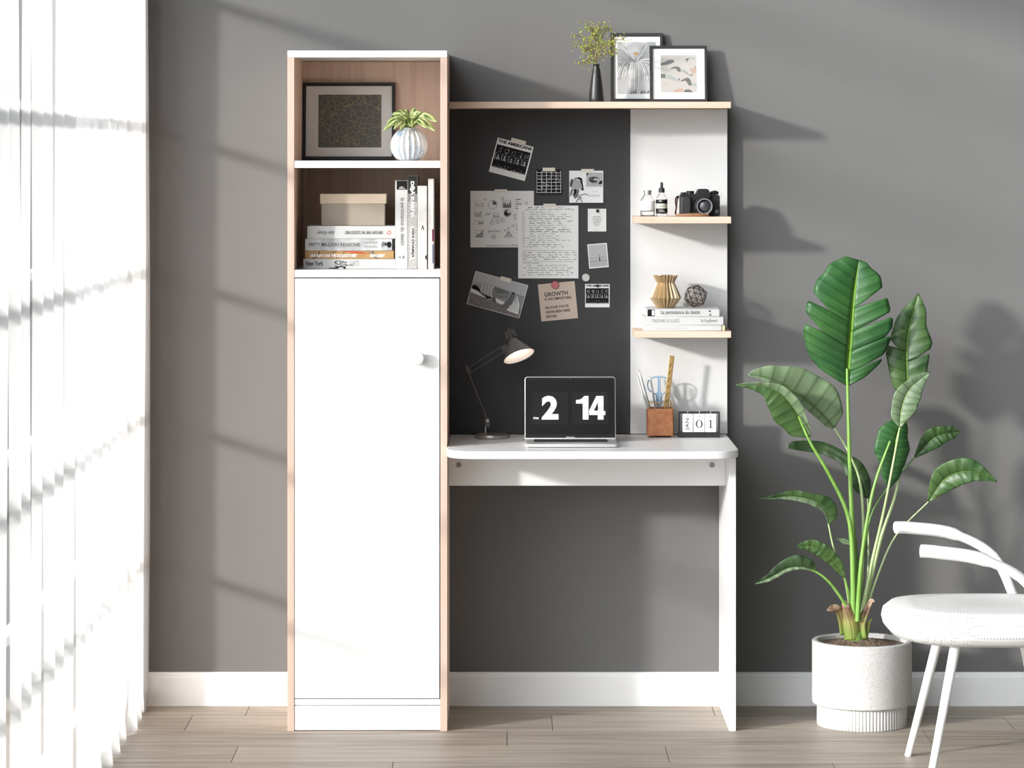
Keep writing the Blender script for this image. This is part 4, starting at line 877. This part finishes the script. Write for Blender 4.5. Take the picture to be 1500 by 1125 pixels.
MB().prismz([(-.012,.0),(.012,0),(.010,.003),(-.010,.003)], .0092, .0097).build('thumb_notch', mat('notch', (.35,.35,.35), .5), t, smooth=0)
# lid
k5 = S(lyb-.002); lw = 133.4/k5/2; lhh = 91.5/k5
lid = MB().prism(rounded(-lw, lw, 0, lhh, .008, 6, (0,0,1,1)), -.0005, .0055).build('screen_lid', m_alu, t, bevel=.0012, seg=2)
lid.location = (0, ld-.004, .0090); lid.rotation_euler = (-math.radians(9), 0, 0)
MB().prism(rounded(-lw+.0018, lw-.0018, .0032, lhh-.0018, .0066, 6, (0,0,1,1)), -.0012, -.0004).build('bezel', mat('bezel_black', (.010,.010,.010), .35, spec=.3), lid, smooth=0)
m_scr = mat('screen_black', (.006,.006,.0065), .3, spec=.25); m_em = mat('screen_digits', (.45,.45,.45), .4); em = m_em.node_tree.nodes['Principled BSDF']; em.inputs['Emission Color'].default_value = (1,1,1,1); em.inputs['Emission Strength'].default_value = .35
box(-lw+.005, lw-.005, -.0016, -.0011, .0125, lhh-.007).build('screen', m_scr, lid, smooth=0)
m_card2 = mat('flip_card_black', (.009,.009,.0095), .4, spec=.25)
u = .18667/k5
def LQ(x, z): return ((x-994)*u, (978-z)*u+.0)
b = MB()
for x0, x1 in ((694,978),(1010,1292)): 
    (a0x, a0z), (a1x, a1z) = LQ(x0, 865), LQ(x1, 608); b.prism(rounded(a0x, a1x, a0z, a1z, .004, 4), -.0019, -.0015)
b.build('clock_card', m_card2, lid, smooth=0)
(x0,z0),(x1,z1) = LQ(770,826), LQ(902,638); MB().text('2', x0, x1, z0, z1, -.0024, bold=.045).build('clock_digit', m_em, lid, smooth=0)
for pts in ([(1092,826),(1138,826),(1138,640),(1104,640),(1092,655),(1070,668),(1040,672),(1040,700),(1092,700)], [(1142,755),(1200,640),(1256,640),(1256,758),(1270,758),(1270,790),(1256,790),(1256,826),(1210,826),(1210,790),(1142,790)]):
    MB().flat([LQ(*q) for q in pts], -.0024).build('clock_digit', m_em, lid, smooth=0)
(x0,z0),(x1,z1) = LQ(706,824), LQ(745,806); MB().text('PM', x0, x1, z0, z1, -.0024, bold=.03).build('lettering', m_em, lid, smooth=0)
b = MB(); b.flat([LQ(1180,755),LQ(1212,755),LQ(1212,690)], -.0027); b.line([LQ(690,733),LQ(980,733)], .0005, -.0028); b.line([LQ(1010,733),LQ(1292,733)], .0005, -.0028); b.build('card_split_line', m_card2, lid, smooth=0)
b = MB(); (x0,z0),(x1,z1) = LQ(962,971), LQ(1028,963); b.text('MacBook Pro', x0, x1, z0+.0015, z1+.0015, -.0014, bold=.02); b.build('lettering', mat('logo_grey', (.6,.6,.6), .4), lid, smooth=0)
MB().disc(0, lhh-.0045, .0007, -.0014, 10).build('webcam', m_g7, lid, smooth=0)

# ================================================================ DESK LAMP
yl = -.15; kL = S(yl); bx = X(720.9, yl)
t = thing('desk_lamp', 'grey metal swing-arm desk lamp with conical shade standing beside the laptop', 'lamp', (bx, yl, zd)); t0 = Vector((bx, yl, zd))
def LPt(px, py, dy=0): return W(px, py, yl+dy)-t0
MB().lathe([(.0001,0),(.0478,0),(.0485,.001),(.0485,.0085),(.0475,.0105),(.044,.0112),(.0001,.0118)], n=56, cap=False).build('base', m_steel, t, smooth=35)
pb = LPt(711.3, 634); MB().tube([(pb.x,0,.011),(pb.x,0,LPt(711,622).z)], .0023, 12).build('post', m_steel, t)
jt = MB(); a = LPt(713.5, 619.5); b2 = LPt(718, 626)
jt.prism([(LPt(x,z).x, LPt(x,z).z) for x, z in ((709.5,612),(716,612.5),(719,623.5),(716.5,626.5),(710,624))], -.006, .006); jt.build('lower_joint', m_gun, t, bevel=.001)
MB().lathe([(.0001,-.009),(.004,-.009),(.004,.009),(.0001,.009)], 0,0,0, n=16, M=Matrix.Translation(LPt(714.5,616)) @ Mk, cap=False).build('joint_knob', m_steel, t)
for dx, dy in ((0,-.004),(2.6,.004)):
    MB().tube([LPt(711.5+dx*.8,617,dy), LPt(685.6+dx,546,dy)], .0018, 8).build('lower_arm', m_gun, t)
MB().tube([LPt(713.2,613,-.006), LPt(688.4,550.5,-.006)], .0009, 8).build('spring_rod', m_steel, t)
ej = MB().prism([(LPt(x,z).x, LPt(x,z).z) for x, z in ((681.5,534),(684,533),(690.5,543),(689.8,549.5),(686,549.5),(682.5,543))], -.0055, .0055); ej.build('elbow_joint', m_gun, t, bevel=.001)
MB().tube(smooth_path([LPt(684,535,.003), LPt(678.6,533.5,.003), LPt(678.4,539,.003)], 5), .0007, 6).build('cord', m_black, t)
for z0_, z1_ in ((537.5,505.5),(546.5,515.5)): MB().tube([LPt(686.5,z0_+1,0), LPt(738.5,z1_,0)], .0019, 8).build('upper_arm', m_gun, t)
hj = MB().prism([(LPt(x,z).x, LPt(x,z).z) for x, z in ((734,508),(741,504),(744,507),(742,516),(738,519),(734,512))], -.004, .004); hj.build('head_joint', m_gun, t, bevel=.0008)
ax = Vector((.34, -.38, -.86)).normalized()
c0 = LPt(751, 497.5, -.008); zx = ax; xx = zx.cross(Vector((0,1,0))).normalized(); yy_ = zx.cross(xx); Mh = Matrix((xx, yy_, zx)).transposed().to_4x4(); Mh.translation = c0
r1 = 23.4/kL; Ls = .050
m_sh = mat('shade_grey', (.24,.235,.23), .3, .55)
MB().lathe([(.0135,0),(.0142,.004),(.022,.016),(.0335,.034),(r1,Ls),(r1+.0005,Ls+.001)], n=48, M=Mh, cap=False).build('shade', m_sh, t, smooth=40)
m_in = mat('shade_inner_white', (.85,.80,.76), .6)
MB().lathe([(.0125,.002),(.0132,.005),(.021,.0175),(.0325,.0355),(r1-.0008,Ls+.001),(r1+.0005,Ls+.001)], n=48, M=Mh, cap=False).build('shade_lining', m_in, t, smooth=40)
MB().lathe([(.0001,-.030),(.010,-.030),(.0115,-.028),(.0115,-.025),(.0125,-.006),(.0145,-.003),(.0145,.001),(.0001,.001)], n=30, M=Mh, cap=False).build('socket_housing', m_gun, t, smooth=35)
for i in range(12):
    a = 2*PI*i/12; c_ = math.cos(a); s__ = math.sin(a); MB().tube([Mh @ Vector((c_*.0122,s__*.0122,-.026)), Mh @ Vector((c_*.0137,s__*.0137,-.004))], .0011, 6).build('cooling_fin', m_steel, t)
MB().tube([Mh @ Vector((0,0,-.030)), Mh @ Vector((0,0,-.036))], .0012, 6).build('switch', m_steel, t)
MB().tube(smooth_path([Mh @ Vector((-.002,0,-.028)), LPt(737.5,493,.0), LPt(736,500,.0), LPt(737.5,508,.002)], 5), .0007, 6).build('cord', m_black, t)
m_bulb = mat('bulb_glow', (1,.95,.9), .4); q = m_bulb.node_tree.nodes['Principled BSDF']; q.inputs['Emission Color'].default_value = (1,.86,.74,1); q.inputs['Emission Strength'].default_value = 7
MB().lathe([(.0001,.004),(.006,.004),(.0075,.012),(.012,.022),(.0135,.030),(.011,.038),(.005,.0425),(.0001,.043)], n=24, M=Mh, cap=False).build('bulb', m_bulb, t, smooth=60)
MB().tube(smooth_path([(.0,.045,.004),(-.02,.08,.0022),(-.06,.105,.0022),(-.115,.11,.0022)], 5), .0018, 8).build('power_cord', m_black, t)

# ================================================================ LARGE PLANT
ypl = -.30; cxp, cyp = X(1262.5, ypl), ypl
t = thing('potted_plant', 'tall broad-leaved green plant in a round white stone pot with fluted base', 'plant', (cxp, cyp, 0)); o0 = Vector((cxp, cyp, 0))
pr_ = .1330; hp = .2265; zstep = .056
m_pot = noisy('speckled_stone', (.60,.59,.575,1), (.45,.43,.405,1), 260, .75, bs=.15, bd=.0008, lo=.45, hi=.75, detail=3)
pot = MB().lathe([(.0001,zstep),(.121,zstep),(.128,zstep+.001),(pr_-.0012,zstep+.004),(pr_,zstep+.009),(pr_,hp-.003),(pr_-.003,hp),(pr_-.012,hp),(pr_-.0145,hp-.003),(pr_-.015,hp-.05),(.0001,hp-.06)], n=96, cap=False).build('pot', m_pot, t, smooth=35)
MB().lathe([(.0001,0),(.118,0),(.120,.002),(.120,zstep-.001),(.0001,zstep-.001)], n=480, cap=False, mod=lambda a, z: 1-.022*(1-abs(math.sin(a*40)))**1.5).build('fluted_base', mat('white_stone', (.64,.63,.62), .7), pot, smooth=50)
m_soil = noisy('potting_soil', (.045,.028,.018,1), (.30,.21,.15,1), 130, .95, bs=1, bd=.004, lo=.35, hi=.72, detail=6)
sb = MB(); N1, N2 = 14, 48; R = random.Random(3)
for i in range(N1+1):
    for j in range(N2):
        r_ = (pr_-.0155)*i/N1; a = 2*PI*j/N2; x, y = r_*math.cos(a), r_*math.sin(a)
        h_ = .016*math.exp(-((x-.025)**2+(y+.02)**2)/.0022)+.014*math.exp(-((x+.04)**2+(y)**2)/.0016)+.003*math.sin(x*190)*math.cos(y*160)+R.uniform(-.0015,.0015)
        sb.v.append((x, y, hp-.012+h_*(1-(i/N1)**6)))
for i in range(N1):
    for j in range(N2): sb.f.append((i*N2+j, (i+1)*N2+j, (i+1)*N2+(j+1)%N2, i*N2+(j+1)%N2))
sb.build('soil', m_soil, t, smooth=60)
def leaf_mat(name, c1, c2, rib, vein=46, rough=.38, trans=.25):
    m = mat(name, c1, rough, spec=.45); tc = nd(m, 'ShaderNodeTexCoord'); sx = nd(m, 'ShaderNodeSeparateXYZ'); lk(m, tc.outputs['UV'], sx.inputs[0])
    u = mathn(m, 'ABSOLUTE', mathn(m, 'SUBTRACT', sx.outputs[1], .5))
    w = mathn(m, 'MULTIPLY_ADD', mathn(m, 'SINE', mathn(m, 'MULTIPLY', sx.outputs[0], vein)), .5, .5)
    nz = nd(m, 'ShaderNodeTexNoise'); nz.inputs['Scale'].default_value = 14; lk(m, tc.outputs['Object'], nz.inputs['Vector'])
    col = ramp(m, nz.outputs['Fac'], [(.35, c1), (.68, c2)])
    dk_ = nd(m, 'ShaderNodeMix', data_type='RGBA', blend_type='MULTIPLY'); lk(m, mathn(m, 'MULTIPLY', mathn(m, 'POWER', w, 9), .6), dk_.inputs[0]); lk(m, col, dk_.inputs[6]); dk_.inputs[7].default_value = (.35,.42,.32,1)
    mr = nd(m, 'ShaderNodeMix', data_type='RGBA'); lk(m, mathn(m, 'LESS_THAN', u, .022), mr.inputs[0]); lk(m, dk_.outputs[2], mr.inputs[6]); mr.inputs[7].default_value = rib
    setcol(m, mr.outputs[2]); bump(m, w, .35, .002)
    if trans:
        b = m.node_tree.nodes['Principled BSDF']; tlb = nd(m, 'ShaderNodeBsdfTranslucent'); mxs = nd(m, 'ShaderNodeMixShader'); mxs.inputs[0].default_value = trans
        lk(m, mr.outputs[2], tlb.inputs[0]); lk(m, b.outputs[0], mxs.inputs[1]); lk(m, tlb.outputs[0], mxs.inputs[2]); lk(m, mxs.outputs[0], m.node_tree.nodes['Material Output'].inputs[0])
    return m
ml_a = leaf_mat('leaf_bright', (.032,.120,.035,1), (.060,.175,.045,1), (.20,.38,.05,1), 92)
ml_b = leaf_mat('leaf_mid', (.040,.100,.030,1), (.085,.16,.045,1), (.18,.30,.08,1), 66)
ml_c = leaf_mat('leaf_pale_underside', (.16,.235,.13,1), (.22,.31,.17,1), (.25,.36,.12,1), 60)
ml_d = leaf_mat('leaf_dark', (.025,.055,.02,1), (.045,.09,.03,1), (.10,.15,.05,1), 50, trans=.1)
m_stem = noisy('green_stalk', (.16,.33,.05,1), (.24,.42,.10,1), 40, .35, stretch=(3,3,.4)); m_stem2 = noisy('dark_green_stalk', (.07,.18,.03,1), (.12,.26,.05,1), 40, .35, stretch=(3,3,.4))
m_stem3 = noisy('light_stalk', (.34,.46,.20,1), (.44,.55,.28,1), 40, .35, stretch=(3,3,.4))
def P3(l): return [W(*q)-o0 for q in l]
kp = S(ypl)
def pw(l): return [(a, b/kp) for a, b in l]
def bigleaf(rib, wl, wr, m, al=0, ar=0, shear=.3, slL=(), slR=(), droop=0, wav=.0015, N=44):
    b = leafmesh(P3(rib), pw(wl), pw(wr), al, ar, shear, slL, slR, N=N, Mn=8, wav=wav, droop=droop)
    o = b.build('leaf', m, t, smooth=70, solid=.0007)
    if isinstance(m, list):
        for p in o.data.polygons: p.material_index = 1 if sum(b.uv[i][1] for i in p.vertices) > .5*len(p.vertices) else 0
    return o
def stalk(pts, r0, r1, m=None):
    q = smooth_path(P3(pts), 6); n_ = len(q); MB().tube(q, [r0+(r1-r0)*i/(n_-1) for i in range(n_)], 10).build('stalk', m or m_stem, t, smooth=60)
D = -.30
# 1 the big upright leaf
bigleaf([(1241,566,D),(1243,530,D),(1247,480,D-.01),(1251,430,D-.01),(1258,381,D)], [(0,4),(.03,44),(.14,63),(.31,72),(.5,69),(.64,60),(.8,45),(.93,24),(1,1)], [(0,4),(.03,28),(.14,50),(.3,59),(.42,60),(.62,50),(.8,36),(.93,14),(1,1)],
        ml_a, .12, .05, .5, [(.36,.62,.055),(.53,.55,.06)], [(.16,.35,.022),(.33,.88,.03),(.47,.12,.03),(.64,.05,.075)])
stalk([(1254,915,D),(1251,850,D),(1248,760,D),(1244,660,D),(1241,540,D-.003)], .0095, .0036)
# 2 pale leaf arching to the desk, seen from below
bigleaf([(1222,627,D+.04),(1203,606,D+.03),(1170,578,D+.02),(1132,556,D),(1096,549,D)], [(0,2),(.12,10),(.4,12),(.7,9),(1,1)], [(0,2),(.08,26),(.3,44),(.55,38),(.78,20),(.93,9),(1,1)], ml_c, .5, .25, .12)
stalk([(1258,905,D+.03),(1264,820,D+.03),(1262,720,D+.03),(1246,668,D+.035),(1222,627,D+.04)], .0050, .0024, m_stem3)
# 3 leaf in front, folded along its rib
bigleaf([(1187,640,D-.04),(1168,606,D-.05),(1144,577,D-.06),(1115,565,D-.06),(1078,564,D-.05)], [(0,4),(.10,26),(.28,34),(.5,27),(.72,12),(.9,4),(1,1)], [(0,2),(.12,10),(.3,18),(.5,16),(.72,8),(.9,4),(1,1)], [ml_b, ml_c], -.15, .75, .15)
stalk([(1250,900,D-.02),(1248,800,D-.02),(1240,748,D-.03),(1213,692,D-.05),(1187,648,D-.058),(1170,610,D-.062)], .0075, .0030)
# 4 dark leaf near the wall
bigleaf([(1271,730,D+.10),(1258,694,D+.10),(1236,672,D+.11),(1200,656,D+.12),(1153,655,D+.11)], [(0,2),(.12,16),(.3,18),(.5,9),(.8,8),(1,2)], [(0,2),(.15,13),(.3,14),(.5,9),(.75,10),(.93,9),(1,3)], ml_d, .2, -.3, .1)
stalk([(1264,905,D+.05),(1272,830,D+.08),(1271,730,D+.10)], .0045, .0020, m_stem3)
# 5 leaf with a drawn-out tip
bigleaf([(1214,768,D+.02),(1211,748,D+.01),(1192,733,D),(1160,727,D),(1132,729,D),(1110,730,D)], [(0,1),(.15,6),(.35,9),(.55,7),(.75,3),(1,.5)], [(0,1),(.1,13),(.26,17),(.42,9),(.55,10),(.75,5),(.9,1.5),(1,.5)], [ml_c, ml_b], .5, .1, .1)
stalk([(1247,905,D),(1238,850,D),(1222,806,D+.01),(1213,765,D+.02)], .0040, .0020, m_stem3)
# 6
bigleaf([(1237,846,D-.02),(1222,823,D-.03),(1205,808,D-.04),(1188,800,D-.04),(1168,801,D-.04)], [(0,1),(.15,7),(.4,10),(.7,9),(.9,4),(1,.5)], [(0,1),(.15,9),(.4,12),(.7,11),(.9,6),(1,.5)], ml_b, -.2, .3, .2)
stalk([(1250,910,D-.01),(1243,870,D-.015),(1237,846,D-.02)], .0045, .0022)
# 7 low leaf
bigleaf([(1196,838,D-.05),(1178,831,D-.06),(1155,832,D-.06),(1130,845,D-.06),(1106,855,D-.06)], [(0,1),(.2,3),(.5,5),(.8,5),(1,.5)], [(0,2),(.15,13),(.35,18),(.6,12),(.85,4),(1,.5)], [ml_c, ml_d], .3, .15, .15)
stalk([(1246,905,D-.02),(1236,882,D-.03),(1215,853,D-.045),(1196,838,D-.05),(1178,832,D-.058)], .0050, .0024)
# 8 small leaf behind the main stalk
bigleaf([(1250,797,D+.03),(1238,793,D+.03),(1225,789,D+.03)], [(0,2),(.5,4.5),(1,.5)], [(0,2),(.5,4),(1,.5)], ml_c, .2, .2, .2, N=14)
stalk([(1262,870,D+.02),(1258,825,D+.03),(1248,796,D+.03)], .0030, .0015)
# 9 leaf at the frame's edge
bigleaf([(1302,716,D),(1308,680,D),(1312,645,D),(1322,610,D+.01)], [(0,2),(.2,16),(.45,30),(.7,28),(.9,12),(1,1)], [(0,2),(.2,16),(.5,26),(.8,16),(1,1)], ml_a, .1, -.4, .2)
stalk([(1256,910,D-.03),(1262,820,D-.035),(1279,718,D-.03),(1304,646,D-.015)], .0068, .0028)
# 10-13 leaves reaching out of the picture
bigleaf([(1318,626,D-.05),(1320,600,D-.05),(1332,570,D-.05),(1362,545,D-.05)], [(0,2),(.2,14),(.5,17),(.8,9),(1,1)], [(0,2),(.3,22),(.6,22),(1,1)], ml_c, .2, .2, .2)
stalk([(1262,905,D-.01),(1276,830,D-.02),(1296,742,D-.035),(1318,626,D-.05)], .0062, .0024, m_stem3)
bigleaf([(1332,590,D+.03),(1328,540,D+.03),(1330,490,D+.04),(1345,430,D+.05)], [(0,2),(.15,22),(.4,30),(.7,22),(1,1)], [(0,2),(.2,30),(.5,38),(.8,20),(1,1)], ml_b, -.1, .2, .4, [(.5,.5,.05)], [(.4,.4,.04)])
stalk([(1264,905,D+.02),(1290,790,D+.02),(1314,715,D+.02),(1332,590,D+.03)], .0062, .0026, m_stem3)
bigleaf([(1360,735,D),(1385,700,D-.02),(1420,690,D-.04),(1460,705,D-.05)], [(0,2),(.3,20),(.6,20),(1,1)], [(0,2),(.3,22),(.6,18),(1,1)], ml_b, .1, .3, .2)
stalk([(1266,905,D),(1285,845,D),(1312,785,D),(1360,735,D)], .0035, .0018, m_stem3)
stalk([(1262,880,D+.05),(1272,770,D+.06),(1298,718,D+.06),(1340,670,D+.06)], .0035, .0018, m_stem2)
bigleaf([(1340,670,D+.06),(1370,640,D+.06),(1405,632,D+.06)], [(0,2),(.4,16),(.8,10),(1,1)], [(0,2),(.4,16),(.8,10),(1,1)], ml_b, .2, .2, .2)
for q_ in ([(1258,905,D+.01),(1256,850,D+.01),(1252,790,D+.012),(1249,740,D+.012)], [(1250,905,D+.02),(1256,830,D+.03),(1246,740,D+.04)]): stalk(q_, .0055, .003, m_stem2)
# leaf bases round the crown
m_sheath = mat('dry_sheath', (.2,.2,.06), .6); v = coords(m_sheath, 'Object', (1,1,1)); sz = nd(m_sheath, 'ShaderNodeSeparateXYZ'); lk(m_sheath, v, sz.inputs[0])
ff = mathn(m_sheath, 'ADD', mathn(m_sheath, 'MULTIPLY', mathn(m_sheath, 'SUBTRACT', sz.outputs[2], .235), 11), mathn(m_sheath, 'MULTIPLY', mathn(m_sheath, 'SUBTRACT', noise(m_sheath, v, 40, 5), .5), .8))
setcol(m_sheath, ramp(m_sheath, ff, [(.1, (.20,.28,.05,1)), (.5, (.26,.24,.07,1)), (.85, (.13,.06,.03,1)), (1, (.35,.24,.16,1))]))
def sheath(rib, wl, wr, al, ar): leafmesh(P3(rib), pw(wl), pw(wr), al, ar, .05, N=14, Mn=5, wav=.0004).build('sheath', m_sheath, t, smooth=70, solid=.0012)
sheath([(1250,938,D-.030),(1247,915,D-.034),(1241,895,D-.032),(1238,880,D-.03)], [(0,12),(.3,13),(.7,7),(1,5)], [(0,12),(.3,16),(.6,13),(1,1)], -.5, -.5)
sheath([(1236,930,D-.015),(1233,910,D-.02),(1226,893,D-.03),(1211,894,D-.04)], [(0,6),(.4,5),(.8,4),(1,.5)], [(0,10),(.4,9),(.8,7),(1,.5)], .2, -.4)
sheath([(1262,936,D-.02),(1262,915,D-.022),(1270,895,D-.02),(1276,880,D-.02),(1281,882,D-.03)], [(0,8),(.4,7),(.8,3),(1,.5)], [(0,8),(.4,4),(.8,3),(1,.5)], -.3, .3)
sheath([(1266,936,D-.01),(1270,922,D-.01),(1273,912,D-.01),(1278,906,D-.01)], [(0,6),(.5,4),(1,.5)], [(0,5),(.5,3),(1,.5)], -.2, .3)
sheath([(1250,938,D+.02),(1250,910,D+.025),(1256,885,D+.03)], [(0,12),(.5,10),(1,2)], [(0,12),(.5,10),(1,2)], .5, .5)
MB().lathe([(.0001,-.02),(.026,-.02),(.030,.0),(.028,.02),(.020,.045),(.012,.06),(.0001,.065)], X(1252,D)-cxp, 0, hp-.004, n=24, cap=False).build('crown', noisy('green_crown', (.13,.24,.05,1), (.20,.32,.07,1), 50, .5), t, smooth=60)

# ================================================================ CHAIR AT THE FRAME'S EDGE
ch = thing('armchair', 'white perforated shell chair mostly outside the picture beside the plant', 'chair', (1.205, -.95, 0)); c0 = Vector((1.205,-.95,0))
m_chr = mat('white_perforated', (.80,.80,.79), .55); v = coords(m_chr, 'Object', (1,1,1)); vd = nd(m_chr, 'ShaderNodeTexVoronoi'); vd.inputs['Scale'].default_value = 130; vd.inputs['Randomness'].default_value = 0.0; lk(m_chr, v, vd.inputs['Vector'])
setcol(m_chr, ramp(m_chr, vd.outputs['Distance'], [(.16, (.16,.16,.16,1)), (.26, (.66,.66,.65,1))]))
b = MB(); n_ = 80
pf = [(.02,.330),(.55,.331),(.80,.334),(.93,.345),(.985,.362),(1.0,.378),(.985,.396),(.92,.410),(.6,.418),(.02,.415)]
for r_, z_2 in pf:
    for i in range(n_):
        a = 2*PI*i/n_; cx_ = abs(math.cos(a))**.7*math.copysign(1, math.cos(a)); sy_ = abs(math.sin(a))**.7*math.copysign(1, math.sin(a)); b.v.append((r_*.262*cx_, r_*.235*sy_, z_2))
for j in range(len(pf)-1):
    for i in range(n_): b.f.append((j*n_+i, j*n_+(i+1)%n_, (j+1)*n_+(i+1)%n_, (j+1)*n_+i))
b.f += [tuple(range(n_-1,-1,-1)), tuple(range((len(pf)-1)*n_, len(pf)*n_))]
b.build('seat', m_chr, ch, smooth=60)
bk = MB(); n1, n2 = 18, 10
for i in range(n1+1):
    for j in range(n2+1):
        a = -1.15+2.3*i/n1; hz = j/n2; top_ = .80-.10*abs(a/1.15)**3
        bk.v.append((.21*math.sin(a)+.10+.0, .25*0+.20*math.cos(a)*.0+ .0, 0) if False else (.06+.22*math.cos(a)*(1+.10*hz), .25*math.sin(a), .44+(top_-.44)*hz))
for i in range(n1):
    for j in range(n2): bk.f.append((i*(n2+1)+j, (i+1)*(n2+1)+j, (i+1)*(n2+1)+j+1, i*(n2+1)+j+1))
bk.build('backrest', m_chr, ch, smooth=70, solid=.022)
m_cw = mat('white_chair_frame', (.80,.80,.79), .4)
for sy in (-1, 1):
    b = MB(); b.tube(smooth_path([(.10,sy*.25,.40),(.05,sy*.262,.50),(-.05,sy*.262,.555),(-.16,sy*.25,.572),(-.200,sy*.24,.574)], 6), [.012]*12+[.016]*13, 12, flatk=1.3); b.build('armrest', m_cw, ch, smooth=60)
    for sx in (-1, 1): MB().tube([(sx*.10,sy*.13,.338),(sx*.175,sy*.20,0)], [.013,.009], 12).build('leg', m_cw, ch)

# ================================================================ LIGHT
sun = bpy.data.lights.new('sun', 'SUN'); so = bpy.data.objects.new('sun', sun); C.objects.link(so)
d = Vector((.274,.198,-.085)).normalized(); so.rotation_euler = d.to_track_quat('-Z', 'Y').to_euler(); so.location = (-4,-3,3)
sun.energy = 8.0; sun.angle = math.radians(3.6); sun.color = (1,.965,.93)
w = bpy.data.worlds.new('sky'); sc.world = w; w.use_nodes = True; wt = w.node_tree; bg = wt.nodes['Background']
tc = wt.nodes.new('ShaderNodeTexCoord'); dt = wt.nodes.new('ShaderNodeVectorMath'); dt.operation = 'DOT_PRODUCT'; dd = Vector((-.70,-.69,.36)).normalized(); dt.inputs[1].default_value = dd
wt.links.new(tc.outputs['Generated'], dt.inputs[0])
def wm(op, a, b, c=None):
    n = wt.nodes.new('ShaderNodeMath'); n.operation = op
    for i, v in enumerate((a, b, c)):
        if v is None: continue
        if isinstance(v, (int, float)): n.inputs[i].default_value = v
        else: wt.links.new(v, n.inputs[i])
    return n.outputs[0]
pwv = wm('POWER', wm('MAXIMUM', dt.outputs['Value'], 0), 8.5)
wt.links.new(wm('MULTIPLY_ADD', pwv, 11.5, .07), bg.inputs['Strength']); bg.inputs['Color'].default_value = (.92,.965,1,1)
